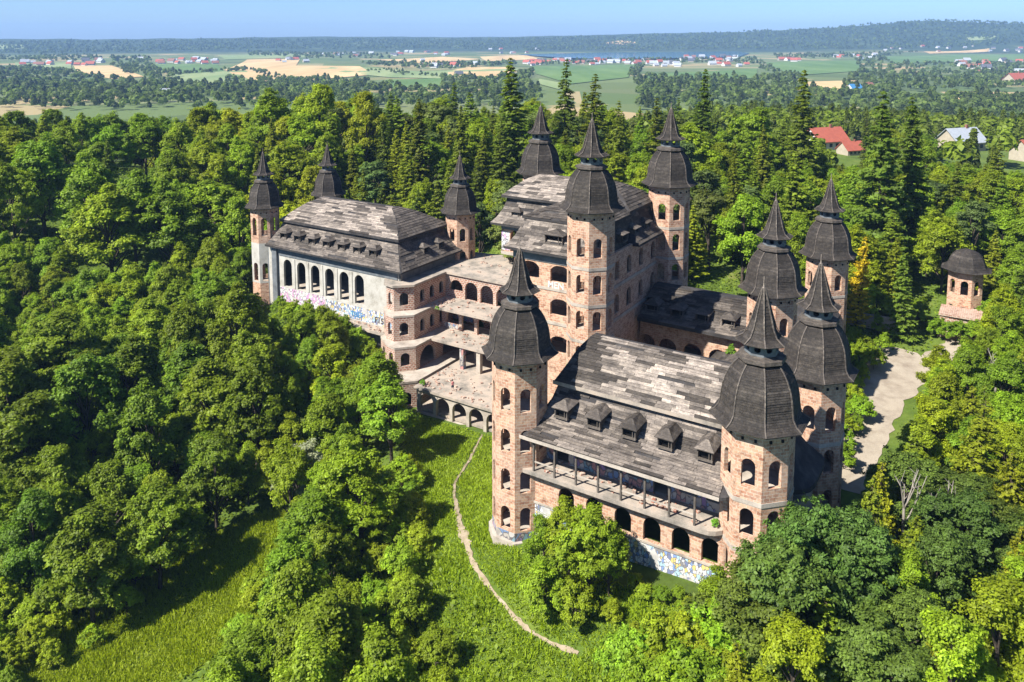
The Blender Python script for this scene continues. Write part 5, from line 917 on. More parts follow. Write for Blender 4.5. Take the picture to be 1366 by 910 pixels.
# --- hall behind the right hand towers
rh = Wing('castle_wing', 18, 30, 0, 'dark low hipped roofs tucked between the four right hand towers', 'castle wing')
m = MB(); m.wall((11, 17.6), (11, 36), -3, 8, .4); m.wall((21.2, 17), (21.2, 59.5), -2, 8.9, .4, [(4 + 5 * i, 1.6, 4.5, 7.5, 'arch') for i in range(8)]); m.wall((21.2, 59.5), (13, 59.5), -2, 8.9, .4); rh.add(m, 'wall', M['brick'])
HS = [(9.8, 22.2, 17.4, 35.2, .1, 8.6), (13, 19.6, 20, 33, .1, 9.9), (15.4, 17.6, 24, 31, .05, 11.2)]
m = MB(); mansard(m, HS, .3); rf = rh.add(m, 'front_roof', M['felt']); strips(rf, HS, 'left', .6, 2.4, pale(.05, .12, 4.), 43)
HB = [(12.5, 21.5, 47.7, 60, .1, 9.2), (14.5, 19.6, 50, 57.6, .1, 10.6), (16.6, 17.6, 53, 54.6, .05, 11.4)]
m = MB(); mansard(m, HB, .3); rh.add(m, 'rear_roof', M['felt'])

# --- gatehouse with a domed cap, yard wall
gt = thing('gatehouse', at(36.7, 83, 2.5), ROT, 'small brick gatehouse with dark domed cap among the trees at right', 'gatehouse')
m = MB(); P = octa(2.75)
for i in range(8):
    a, b = P[i - 1], P[i]; L = math.hypot(a[0] - b[0], a[1] - b[1]); m.wall(a, b, 0, 10.3, .35, [(L / 2, 1.1, 6.0, 8.4, 'arch'), (L / 2, .8, 2.4, 4.0, 'rect')], i * L)
m.build('shaft', M['brick'], gt)
DOME = [(3.95, 10.0), (3.3, 10.3), (2.95, 10.75), (2.8, 11.3), (2.5, 12.0), (1.9, 12.7), (1.0, 13.15), (.1, 13.4)]
for i in range(8): put('roof_panel', panel_mesh('dome_panel', DOME, 12, 60 + i), gt, None, 2 * A22 * i)
m = MB(); oct_rings(m, [(2.4, 9.95), (3.7, 10.0), (3.76, 10.12)], .07); m.build('eave', M['shingle'], gt)
m = MB(); m.wall((-3.0, -7.5), (2.6, -7.2), 0, 3.6, .4, [(4.4, 1.0, 1.2, 2.6, 'rect')]); m.wall((2.6, -7.2), (2.6, -2.6), 0, 3.6, .4); m.box(-3.2, 2.9, -7.7, -2.2, 3.62, 3.9); m.build('porch', M['brick_red'], gt)
yw = thing('yard_wall', at(24, 72, 3), ROT, 'low grey concrete wall beside the end of the gravel driveway', 'wall')
m = MB(); m.box(-6, 5, -.2, .2, 0, 2.2); m.build('wall_body', M['concrete'], yw); m = MB(); m.box(-6.05, 5.05, -.28, .28, 2.2, 2.35); m.build('coping', M['slab'], yw)

# rubble and grit left on the terraces, slabs and ledges
def rubble(spots, n, label):
    r = random.Random(3); m = MB()
    for i in range(n):
        u0, u1, v0, v1, z = r.choice(spots); u, v = r.uniform(u0, u1), r.uniform(v0, v1); s_ = r.uniform(.08, .3); c = Vector((u, v, z + s_ * .3)); a = r.uniform(0, 3)
        P = [c + Matrix.Rotation(a, 3, 'Z') @ Vector((x * s_ * r.uniform(.5, 1.1), y * s_ * r.uniform(.4, .9), zz * s_ * r.uniform(.3, .7))) for zz in (-1, 1) for y in (-1, 1) for x in (-1, 1)]
        for q in ((0, 2, 3, 1), (4, 5, 7, 6), (0, 1, 5, 4), (2, 6, 7, 3), (0, 4, 6, 2), (1, 3, 7, 5)): m.face([tuple(P[k_]) for k_ in q])
    o = m.build('rubble', M['brick_red']); o.location = at(0, 0, 0); o.rotation_euler.z = ROT
    tag(o, label, 'rubble', None, 'stuff')
rubble([(-36, -20, 26.5, 34, -4.2), (-41, -18, 38.6, 43.5, 4.41), (-39, -18, 35.5, 40, .01), (-44, -18, 45, 57, 9.05), (-36, -32, 27, 35, -4.2), (-42.5, -40, 38, 43, 4.41), (4, 21, -1.6, 1.2, 7.25), (-64, -48, 32.6, 34.4, -.05)], 420, 'broken bricks and grit scattered on the terraces')

# ---------------------------------------------------------------- plants
def leaves(C, N, a, b, tone, r):
    """rhombic leaves at centres C facing N"""
    n = len(C); N = N / np.linalg.norm(N, axis=1, keepdims=True)
    t = r.normal(size=(n, 3)); t -= N * (t * N).sum(1, keepdims=True); t /= np.linalg.norm(t, axis=1, keepdims=True); s = np.cross(N, t)
    a = a * r.uniform(.7, 1.3, (n, 1)); b = b * r.uniform(.7, 1.3, (n, 1))
    V = np.stack([C - t * a, C + s * b + N * b * .25, C + t * a, C - s * b + N * b * .25], 1).reshape(-1, 3)
    return V, np.arange(4 * n).reshape(-1, 4), np.repeat(tone, 4)
def limb(P0, P1, r0, r1, n=5, sag=0., k=6):
    V = []; F = []; P0, P1 = np.array(P0, float), np.array(P1, float); d = P1 - P0; d /= np.linalg.norm(d)
    u = np.cross(d, [.3, .5, .8]); u /= np.linalg.norm(u); w = np.cross(d, u)
    for i in range(n + 1):
        t = i / n; c = P0 * (1 - t) + P1 * t + np.array([0, 0, -sag * 4 * t * (1 - t)]); rr = r0 * (1 - t) + r1 * t
        for q in range(k): an = 2 * math.pi * q / k; V.append(c + (u * math.cos(an) + w * math.sin(an)) * rr)
    for i in range(n):
        for q in range(k): F.append((i * k + q, i * k + (q + 1) % k, (i + 1) * k + (q + 1) % k, (i + 1) * k + q))
    return np.array(V), np.array(F)
def join(parts):
    V = []; F = []; T = []; o = 0
    for p in parts:
        V.append(p[0]); F.append(p[1] + o); o += len(p[0])
        if len(p) > 2: T.append(p[2])
    return np.vstack(V), np.vstack(F), (np.concatenate(T) if T else None)
def sph(n, r):
    v = r.normal(size=(n, 3)); return v / np.linalg.norm(v, axis=1, keepdims=True)
def broad_proto(seed, H, rx, zc, rz, nl, lr, nleaf, a, flat=1.0, low=.0):
    """crown of many leafy twig clusters on boughs round an uneven ellipsoid, with a trunk and limbs"""
    r = np.random.default_rng(seed); nb = max(14, int(nl * .55)); d = sph(nb, r); d[:, 2] = np.where(d[:, 2] < -.5 + low, -d[:, 2], d[:, 2])
    B = d * r.uniform(.58, .92, (nb, 1)) * np.array([rx, rx, rz]); B[:, :2] *= (1 - .38 * np.clip(d[:, 2:], 0, 1) ** 1.5); br = r.uniform(.13, .30, nb) * rx
    nt = nl * 9; bi = r.integers(0, nb, nt); td = sph(nt, r); td[:, 2] = np.where(td[:, 2] < -.35, -td[:, 2], td[:, 2])
    L = B[bi] + td * (br[bi] * r.uniform(.55, 1.1, nt))[:, None] + np.array([0, 0, zc]) + r.normal(size=(nt, 3)) * .05 * rx
    L[:, 2] += .12 * rz * np.sin(L[:, 0] * 3.1 / rx + seed) * np.cos(L[:, 1] * 2.7 / rx)
    L[:, 2] = np.maximum(L[:, 2], .08 * H)
    R_ = lr * H * .46 * r.uniform(.5, 1.35, nt)
    w = R_ ** 1.6; idx = r.choice(nt, nleaf, p=w / w.sum()); dd = sph(nleaf, r)
    C = L[idx] + dd * R_[idx][:, None] * (r.uniform(0, 1, (nleaf, 1)) ** .45) * np.array([1, 1, .75 * flat]) * np.where(r.random((nleaf, 1)) < .08, 1.9, 1)
    N = dd * .4 + td[idx] * .45 + (L[idx] - [0, 0, zc]) / max(rx, rz) * .35 + np.array([0, 0, .6]) + r.normal(size=(nleaf, 3)) * .42
    bt = r.uniform(.85, 1.15, nb)[bi] * r.uniform(.8, 1.2, nt)
    V, F, T = leaves(C, N, a, a * .6, bt[idx] * r.uniform(.65, 1.35, nleaf), r)
    crown = np_mesh('crown', V, F, M['leaf'], T)
    tk = [limb((0, 0, -1.2), (.1, .1, zc * .75), H * .02, H * .012, 6), limb((.1, .1, zc * .74), (0, 0, zc + rz * .6), H * .012, H * .003, 5)]
    for q in range(0, nt, max(1, nt // 14)):
        z0 = min(zc * .95, max(.3 * zc, L[q][2] - .28 * H)); tk.append(limb((.08, .08, z0), L[q], H * .008, H * .002, 4, 0, 5))
    V, F, _ = join(tk); return crown, np_mesh('trunk', V, F, M['bark']), H
def spruce_proto(seed, H, base, lev, sprays, droop=.3, start=.08, dens=1.0):
    r = np.random.default_rng(seed); C = []; N = []; T = []; A = []; tk = [limb((0, 0, -1.2), (0, 0, H * .98), H * .014, .02, 8)]
    for i in range(lev):
        t = start + (1 - start) * (i + r.uniform(-.3, .3)) / lev; z = H * t; Lm = base * (1 - t) ** .82 + .25
        nb = int(r.integers(7, 10)) if t < .85 else 5
        for q in range(nb):
            az = r.uniform(0, 2 * math.pi); L = Lm * r.uniform(.55, 1.18); n = max(4, int(sprays * L / base * dens)); s = r.uniform(.12, 1, n) ** .7
            w = r.uniform(-1, 1, n) * L * .22 * (1 - .55 * s)
            x = s * L; zz = z - droop * L * s ** 1.3 + .16 * L * s ** 4 - np.abs(w) * .35
            C.append(np.c_[x * math.cos(az) - w * math.sin(az), x * math.sin(az) + w * math.cos(az), zz + r.normal(size=n) * .06])
            N.append(np.c_[np.full(n, math.cos(az) * .35), np.full(n, math.sin(az) * .35), np.ones(n)] + r.normal(size=(n, 3)) * .38)
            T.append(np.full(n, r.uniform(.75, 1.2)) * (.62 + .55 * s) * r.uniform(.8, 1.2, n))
            if q % 2 == 0: tk.append(limb((0, 0, z), (L * .8 * math.cos(az), L * .8 * math.sin(az), z - droop * L * .7), .05, .015, 2, 0, 4))
    C, N, T = np.vstack(C), np.vstack(N), np.concatenate(T)
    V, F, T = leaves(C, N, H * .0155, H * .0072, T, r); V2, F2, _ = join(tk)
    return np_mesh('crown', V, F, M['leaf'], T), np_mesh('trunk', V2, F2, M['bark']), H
PROTO = {
 'broad': [broad_proto(1, 16, 4.7, 8.6, 7.2, 66, .086, 30000, .20), broad_proto(2, 16, 5.0, 8.2, 7.4, 78, .080, 31000, .195), broad_proto(3, 16, 4.4, 8.9, 7.1, 60, .090, 29000, .20, .8), broad_proto(4, 16, 5.4, 8.0, 7.4, 88, .076, 32000, .195, .8)],
 'oak': [broad_proto(11, 11, 4.2, 5.5, 5.0, 76, .080, 32000, .135, .85), broad_proto(12, 11, 4.4, 5.3, 5.1, 88, .076, 32000, .135, .8)],
 'birch': [broad_proto(21, 11, 2.7, 5.5, 5.3, 64, .074, 28000, .115), broad_proto(22, 11, 3.0, 5.4, 5.4, 76, .070, 29000, .115), broad_proto(23, 11, 2.5, 5.7, 5.2, 56, .078, 26000, .115, 1.2)],
 'shrub': [broad_proto(31, 4, 1.85, 1.7, 2.1, 46, .108, 15000, .085, 1, .25), broad_proto(32, 4, 2.05, 1.6, 2.2, 54, .1, 15000, .085, .9, .25)],
 'pine': [broad_proto(41, 22, 4.0, 14.5, 7.0, 52, .06, 20000, .21, .6), broad_proto(42, 22, 4.4, 14, 7.2, 60, .058, 20000, .21, .55)],
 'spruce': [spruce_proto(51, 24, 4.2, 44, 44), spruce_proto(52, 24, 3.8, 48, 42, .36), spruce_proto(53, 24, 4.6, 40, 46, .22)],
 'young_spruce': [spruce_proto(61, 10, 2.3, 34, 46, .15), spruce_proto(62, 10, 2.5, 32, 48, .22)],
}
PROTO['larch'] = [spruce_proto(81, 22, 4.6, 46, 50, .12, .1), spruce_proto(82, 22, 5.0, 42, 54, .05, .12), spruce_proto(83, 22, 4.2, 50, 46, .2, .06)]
PROTO['alder'] = PROTO['broad']; PROTO['willow'] = [PROTO['birch'][1]]; PROTO['golden'] = [spruce_proto(71, 16, 2.7, 40, 36, .1)]
COL = {'broad': (.215, .295, .016), 'alder': (.150, .222, .014), 'oak': (.118, .180, .028), 'birch': (.245, .335, .016), 'shrub': (.245, .335, .018), 'pine': (.150, .200, .048),
       'spruce': (.145, .190, .018), 'larch': (.225, .29, .02), 'young_spruce': (.25, .30, .018), 'willow': (.30, .34, .22), 'golden': (.50, .41, .02)}
NAME = {'broad': 'broadleaf_tree', 'alder': 'alder_tree', 'oak': 'oak_tree', 'birch': 'birch_tree', 'shrub': 'shrub', 'pine': 'pine_tree', 'spruce': 'spruce_tree', 'larch': 'larch_tree', 'young_spruce': 'young_spruce', 'willow': 'silver_shrub', 'golden': 'golden_conifer'}
CAT = {'shrub': 'shrub', 'willow': 'shrub'}
WHAT = {'broad': 'round-crowned tree', 'alder': 'tall full-crowned tree', 'oak': 'spreading tree', 'birch': 'slender tree', 'shrub': 'low bush', 'pine': 'pine', 'spruce': 'pointed conifer', 'larch': 'feathery pale conifer', 'young_spruce': 'young conifer'}
def where(x, y):
    u = (x - OX) * UX + (y - OY) * UY; v = (x - OX) * VX + (y - OY) * VY; a = x / y
    if u > 27 and v < 22: return 'below the dead trees at lower right' if a > .48 else 'beside the nearest tower at lower right'
    if u > 31 and v < 84: return 'on the driveway side of the right thicket' if a < .52 else 'near the right edge level with the driveway'
    if x > 42: return 'around the gatehouse' if y < 175 else ('behind the gatehouse at upper right' if a > .5 else 'behind the rearmost right tower')
    if x < -42 and y > 172: return 'at the far left of the wood' if a < -.42 else ('left of the hall towers' if a < -.3 else 'right behind the left hall')
    if y > 150 or v > 56: return 'behind the left hall and flat roof' if a < -.05 else ('behind the keep towers' if a < .2 else 'behind the connecting wing')
    if x < -45 and y > 128: return 'left of the white arcade' if a > -.42 else 'at the left edge below the tall wood'
    if x < -34: return 'in the dark wood at left' if y > 95 else 'round the lower left clearing'
    if x > 2 and y < 80: return 'below the balcony facade'
    return 'in the thicket below the white arcade' if y > 100 else ('in the thicket left of the footpath' if y > 78 else 'in the thicket at bottom centre')
def look(k, h, c):
    big = {'shrub': 3.2, 'oak': 9, 'birch': 10.5, 'young_spruce': 10, 'spruce': 20, 'larch': 18, 'pine': 18, 'broad': 15, 'alder': 18.5}.get(k, 10)
    return ('large ' if h > big else 'smaller ') + ('yellowish ' if c > .03 else ('' if c > -.06 else 'deeper green '))
def plant(kind, x, y, h, label, group=None, colr=None, z=None, i=None, rz=None, hj=None):
    pr = PROTO[kind]; cr, tk, H = pr[(random.randrange(len(pr)) if i is None else i) % len(pr)]; s = h / H
    if z is None: z = gz(x, y)
    o = thing(NAME[kind], (x, y, z), random.uniform(0, 6.28) if rz is None else rz, label, CAT.get(kind, 'tree'), group)
    w_ = random.uniform(.82, 1.22); o.scale = (s * w_ * random.uniform(.92, 1.08), s * w_ * random.uniform(.92, 1.08), s); o.rotation_euler.x = random.gauss(0, .035); o.rotation_euler.y = random.gauss(0, .035)
    c = put('crown', cr, o); t = put('trunk', tk, o); b = colr or COL[kind]; j = random.uniform(.8, 1.2); hj = random.uniform(-.14, .1) if hj is None else hj
    c.color = (b[0] * j * (1 + hj), b[1] * j, b[2] * j * (1 - hj), 1)
    return o
for x, y, k, h in TREES:
    if k == 'willow': plant(k, x, y, h, 'silvery grey-green bush among the bright trees left of the footpath')
    elif k == 'golden': plant(k, x, y, h, 'golden yellow conifer beside the rearmost right tower')
    else:
        w = where(x, y); c = random.uniform(-.16, .16); plant(k, x, y, h, look(k, h, c) + WHAT[k] + ' ' + w, WHAT[k] + 's ' + w, (.27, .335, .016) if k == 'broad' and x < -38 and y > 172 and x / y > -.42 else None, hj=c)
# plants growing on the ruin
def roof_bush(u, v, z, h, label):
    x, y = W(u, v); plant('shrub', x, y, h, label, None, (.19, .34, .03), z)
roof_bush(12.4, 33.0, 9.0, 1.9, 'bright green bush growing on the low roof beside the connecting wing')
roof_bush(-3.5, 19, 5.2, 4.6, 'bright green bush between the balcony wing roof and the keep')
roof_bush(-39.4, 36.5, 4.5, .9, 'small tuft of weeds on the upper terrace by the brick block')
roof_bush(-35, 27.0, -4.2, 1.1, 'weeds on left corner of the lowest terrace')
roof_bush(21.5, -1.0, 7.2, .8, 'weeds at right end of the long balcony')
# bare dead trees
def dead(x, y, h, seed, label):
    r = random.Random(seed); t = thing('dead_tree', (x, y, gz(x, y)), 0, label, 'tree'); ps = []
    tp = (r.uniform(-.5, .5), r.uniform(-.5, .5), h * .55); 
    put('trunk', np_mesh('trunk', *join([limb((0, 0, -1), tp, .2, .13, 6)])[:2], M['pale_bark']), t)
    for i in range(5):
        a = r.uniform(0, 6.28); L = h * r.uniform(.3, .5); s = Vector((0, 0, 0)).lerp(Vector(tp), r.uniform(.55, 1)); e = s + Vector((math.cos(a) * L * .35, math.sin(a) * L * .35, L))
        P = [limb(s, e, .1, .03, 5, r.uniform(-.2, .3), 5)]
        for q in range(4):
            a2 = r.uniform(0, 6.28); s2 = s.lerp(e, r.uniform(.35, .9)); P.append(limb(s2, s2 + Vector((math.cos(a2) * .7, math.sin(a2) * .7, r.uniform(.5, 1.3))), .045, .012, 3, 0, 4))
        put('branch', np_mesh('branch', *join(P)[:2], M['pale_bark']), t)
for q, (x, y, h, lab) in enumerate(DEAD): dead(x, y, h, 40 + q, lab)
# meadow grass on the open slope and clearing
def grass(name, polys, n, h, label, colr):
    r = np.random.default_rng(5); C = []
    for poly in polys:
        p = np.array(poly); lo, hi = p.min(0), p.max(0); q = r.uniform(lo, hi, (n, 2)); ins = np.zeros(n, bool); j = len(p) - 1
        for i in range(len(p)):
            xi, yi, xj, yj = *p[i], *p[j]; cnd = (yi > q[:, 1]) != (yj > q[:, 1]); ins ^= cnd & (q[:, 0] < (xj - xi) * (q[:, 1] - yi) / (yj - yi + 1e-9) + xi); j = i
        C.append(q[ins])
    C = np.vstack(C)
    pth = np.array(PATHPTS); d = np.full(len(C), 9.)
    for a, b in zip(pth, pth[1:]):
        ab = b - a; t = np.clip(((C - a) @ ab) / (ab @ ab), 0, 1); d = np.minimum(d, np.hypot(*(C - a - t[:, None] * ab).T))
    C = C[d > r.uniform(.15, .75, len(C))]; n = len(C); z = ground(C[:, 0], C[:, 1]); an = r.uniform(0, 6.28, n); hh = h * r.uniform(.4, 1.5, n) * (1 + .5 * np.sin(C[:, 0] * .7) * np.sin(C[:, 1] * .6)); w = .065
    dx, dy = np.cos(an) * w, np.sin(an) * w; lx, ly = r.normal(size=(2, n)) * .18
    V = np.stack([np.c_[C[:, 0] - dx, C[:, 1] - dy, z - .03], np.c_[C[:, 0] + dx, C[:, 1] + dy, z - .03], np.c_[C[:, 0] + dx * .6 + lx, C[:, 1] + dy * .6 + ly, z + hh], np.c_[C[:, 0] - dx * .6 + lx, C[:, 1] - dy * .6 + ly, z + hh]], 1).reshape(-1, 3)
    o = put(name, np_mesh(name, V, np.arange(4 * n).reshape(-1, 4), M['leaf'], np.repeat(r.uniform(.65, 1.35, n), 4))); o.color = (*colr, 1)
    return tag(o, label, 'grass', None, 'stuff')
PATHPTS = [W(-22.5, 25.5), W(-19, 17), W(-15.4, 9.1), W(-10.5, 3), W(-6.4, -1.4), W(-1, -6.5), W(5.9, -9.9), W(9, -10.8), W(13, -11.2)]
grass('meadow_grass', [[W(-36, 25.6), W(-17, 25.6), W(-4, 10), W(-3.2, 0), W(3, -4), W(24, -4), W(30, -14), W(10, -26), W(-12, -16), W(-24, 6)]], 170000, .22, 'sunlit green grass on the slope either side of the footpath', (.25, .34, .015))
grass('clearing_grass', [[W(-22, -22), W(-24, -4), W(-38, 0), W(-46, -12), W(-42, -34), W(-26, -36)]], 110000, .34, 'rough green grass in the clearing at lower left', (.27, .33, .015))

def undergrowth():
    r = np.random.default_rng(9); n = 170000; y = 48 + 215 * r.random(n) ** .8; x = r.uniform(-1, 1, n) * (.67 * y + 14)
    u = (x - OX) * UX + (y - OY) * UY; v = (x - OX) * VX + (y - OY) * VY; ok = np.ones(n, bool)
    for a, b, c, d in ((-84, -45.5, 34.2, 55.5), (-51, -35.5, 25.5, 46), (-45, 0, 25.9, 60), (-28, 3, 18, 50), (-4, 29.5, -4.5, 17), (-3, 25, 14, 62.5), (33, 40.5, 74.5, 87)): ok &= ~((u > a) & (u < b) & (v > c) & (v < d))
    q = np.c_[u, v]
    for poly in ([(-37, 26), (-16, 26), (-3, 12), (-3, 0), (3, -4), (24, -5), (24, -10), (12, -15), (-4, -8), (-22, 8)], [(-22, -22), (-24, -4), (-38, 0), (-46, -12), (-42, -34), (-26, -36)], [(25, 2), (33, 10), (34.5, 40), (35.5, 58), (33, 66), (19, 68), (19, 61), (26, 58), (26, 30)], [(31, 60), (34.5, 60), (38, 79), (34, 79)]): ok &= ~in_poly(q, np.array(poly, float))
    x, y = x[ok], y[ok]; n = len(x); z = ground(x, y) + r.uniform(-.1, 1.0, n) ** 2 * (1 + .8 * np.sin(x * .5) * np.sin(y * .43))
    V, F, T = leaves(np.c_[x, y, z], np.c_[r.normal(size=(n, 2)) * .6, np.ones(n)], .25, .16, r.uniform(.55, 1.3, n), r)
    o = put('undergrowth', np_mesh('undergrowth', V, F, M['leaf'], T)); o.color = (.17, .24, .016, 1); tag(o, 'leafy undergrowth covering the forest floor', 'undergrowth', None, 'stuff')
# ---------------------------------------------------------------- far woods, village, landmarks
def in_poly(q, p):
    ins = np.zeros(len(q), bool); j = len(p) - 1
    for i in range(len(p)):
        xi, yi, xj, yj = *p[i], *p[j]; cnd = (yi > q[:, 1]) != (yj > q[:, 1]); ins ^= cnd & (q[:, 0] < (xj - xi) * (q[:, 1] - yi) / (yj - yi + 1e-9) + xi); j = i
    return ins
def far_wood(poly, n, h, label, seed):
    r = np.random.default_rng(seed); p = np.array(poly, float); lo, hi = p.min(0), p.max(0)
    q = r.uniform(lo, hi, (n * 6, 2)); q = q[in_poly(q, p)][:n]; n = len(q)
    if n < 3: return
    z = ground(q[:, 0], q[:, 1]); hh = h * r.uniform(.55, 1.25, n); D = np.hypot(q[:, 0], q[:, 1]).mean(); m = 60 if D < 1700 else 26
    con = r.random(n) < .3; d = sph(n * m, r).reshape(n, m, 3); d[..., 2] = np.abs(d[..., 2]) * 1.1 - .18
    C = d * (hh * r.uniform(.3, .44, n))[:, None, None] * r.uniform(.75, 1.08, (n, m, 1)) * np.array([1, 1, 1.05]); C[..., 2] += (hh * .5)[:, None]
    zz = np.clip(C[..., 2] / hh[:, None], 0, 1); taper = np.where(con[:, None], 1.15 - zz, 1.0); C[..., 0] *= taper; C[..., 1] *= taper; C[..., 2] *= np.where(con, 1.25, 1.0)[:, None]
    C += np.concatenate([q, z[:, None]], 1)[:, None]; N = d + r.normal(size=(n, m, 3)) * .35; tn = (r.uniform(.6, 1.35, n) * np.where(con, .7, 1))[:, None] * r.uniform(.75, 1.25, (n, m)); s_ = h * (.15 if m == 60 else .24)
    V, F, T = leaves(C.reshape(-1, 3), N.reshape(-1, 3), s_, s_ * .75, tn.ravel(), r)
    o = put('distant_wood', np_mesh('distant_wood', V, F, M['leaf'], T)); o.color = (.12, .17, .03, 1)
    tag(o, label, 'wood', None, 'stuff')
for q, (poly, n, h) in enumerate(WOODS): far_wood(poly, n, h, 'dark distant woodland on the plain and hills', 100 + q)
def mid_forest():
    r = np.random.default_rng(77); P = []
    n = 5200; y = r.uniform(245, 620, n); x = r.uniform(-1, 1, n) * (.68 * y + 20); q = np.c_[x, y]
    keep = np.ones(n, bool)
    for bx, by, w, *_ in BIG:
        d = np.hypot(x - bx, y - by); keep &= d > w * 1.1 + 4
        t = np.clip(y / by, 0, 1); keep &= ~((np.abs(x - bx * y / by) < w * .75) & (y < by) & (y > by - 75))
    grid = {}; sel = []
    for i in np.where(keep)[0]:
        c = (int(x[i] // 6.2), int(y[i] // 6.2))
        if any(g in grid for g in ((c[0] + a, c[1] + b) for a in (0,) for b in (0,))): continue
        grid[c] = 1; sel.append(i)
    x, y = x[sel], y[sel]; z = ground(x, y); n = len(x); h = r.uniform(9, 15, n); con = r.random(n) < .3
    C = []; N = []; T = []
    for i in range(n):
        m = 150; d = sph(m, r); d[:, 2] = np.abs(d[:, 2]) * 1.0 - .15
        if con[i]:
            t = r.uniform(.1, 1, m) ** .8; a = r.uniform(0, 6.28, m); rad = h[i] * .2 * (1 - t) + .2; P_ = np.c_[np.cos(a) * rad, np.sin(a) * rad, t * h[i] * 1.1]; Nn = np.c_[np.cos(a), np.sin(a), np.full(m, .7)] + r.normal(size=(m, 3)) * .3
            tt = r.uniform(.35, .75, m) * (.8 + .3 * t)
        else:
            lob = 1 + .25 * np.sin(d[:, 0] * 7 + i) * np.sin(d[:, 1] * 6 + i * 2); P_ = d * np.array([h[i] * .27, h[i] * .27, h[i] * .36]) * lob[:, None] * r.uniform(.8, 1.05, (m, 1)) + [0, 0, h[i] * .6]; Nn = d + r.normal(size=(m, 3)) * .4 + [0, 0, .3]
            tt = r.uniform(.6, 1.3, m) * (.8 + .4 * (i % 5) / 4)
        C.append(P_ + [x[i], y[i], z[i]]); N.append(Nn); T.append(tt)
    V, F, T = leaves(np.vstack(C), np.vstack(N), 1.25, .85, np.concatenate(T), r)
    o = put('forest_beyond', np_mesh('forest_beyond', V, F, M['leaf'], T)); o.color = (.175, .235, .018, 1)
    tag(o, 'unbroken forest stretching from behind the castle down to the plain', 'forest', None, 'stuff')
mid_forest()
undergrowth()
def house_meshes(w, wall, roof):
    l, d, h = w * .5, w * .36, w * .28; rz = w * .32; m = MB(); m.box(-l, l, -d, d, -2, h)
    for s in (-1, 1): m.face([(s * l, -d, h), (s * l, d, h), (s * l, 0, h + rz)] if s > 0 else [(s * l, d, h), (s * l, -d, h), (s * l, 0, h + rz)])
    a = m.mesh('wall', wall); m = MB(); o = w * .05
    for s in (-1, 1):
        T = [(-l - o, s * (d + o), h - o * .9), (l + o, s * (d + o), h - o * .9), (l + o, 0, h + rz + .05), (-l - o, 0, h + rz + .05)]
        if s > 0: T = [T[1], T[0], T[3], T[2]]
        m.face(T); m.face([(x, y, z - .25) for x, y, z in T][::-1])
        for i in range(4): p, q = T[i], T[(i + 1) % 4]; m.face([(p[0], p[1], p[2] - .25), (q[0], q[1], q[2] - .25), q, p])
    b = m.mesh('roof', roof); m = MB(); m.box(l * .3, l * .3 + w * .06, -w * .03, w * .03, h + rz * .6, h + rz * 1.25); return a, b, m.mesh('chimney', M['tile_brown'])
def win_mesh(w):
    m = MB(); m.box(-w * .05, w * .05, -.08, .08, 0, w * .1); return m.mesh('window', M['glass'])
HM = {}
RN = {'tile_red': 'red-roofed', 'tile_dark': 'slate-roofed', 'tile_grey': 'grey-roofed', 'tile_brown': 'brown-roofed', 'blue': 'blue-roofed'}
def house(x, y, w, roof, wall, label, group, detail=False, rz=None):
    key = (round(w / 3) * 3, roof, wall) if not detail else (w, roof, wall, 1)
    if key not in HM: HM[key] = house_meshes(key[0], M[wall], M['blue_paint' if roof == 'blue' else roof])
    a, b, c = HM[key]; o = thing('house', (x, y, gz(x, y)), random.uniform(-.6, .6) if rz is None else rz, label, 'house', group)
    put('wall', a, o); r_ = put('roof', b, o); put('chimney', c, r_)
    if detail:
        wm = win_mesh(w); W0 = key[0]
        for q in (-.32, -.1, .12, .34): put('window', wm, o, (q * W0, -W0 * .36 - .02, W0 * .08))
        for q in (-.15, .15): put('window', wm, o, (W0 * .5 + .02, q * W0, W0 * .08), R(90))
    return o
for x, y, w, roof, wall in HOUSES:
    pl_ = 'by the lake' if y > 1900 and -100 < x < 1300 else ('on the left of the plain' if x < -300 else ('on the right of the plain' if x > 500 else 'in the middle of the plain'))
    house(x, y, w, roof, wall, 'small %s %s-walled village house %s' % (RN[roof], wall, pl_), 'village houses ' + pl_)
for x, y, w, roof, wall, lab in BIG: house(x, y, w, roof, wall, lab, None, True, .35)

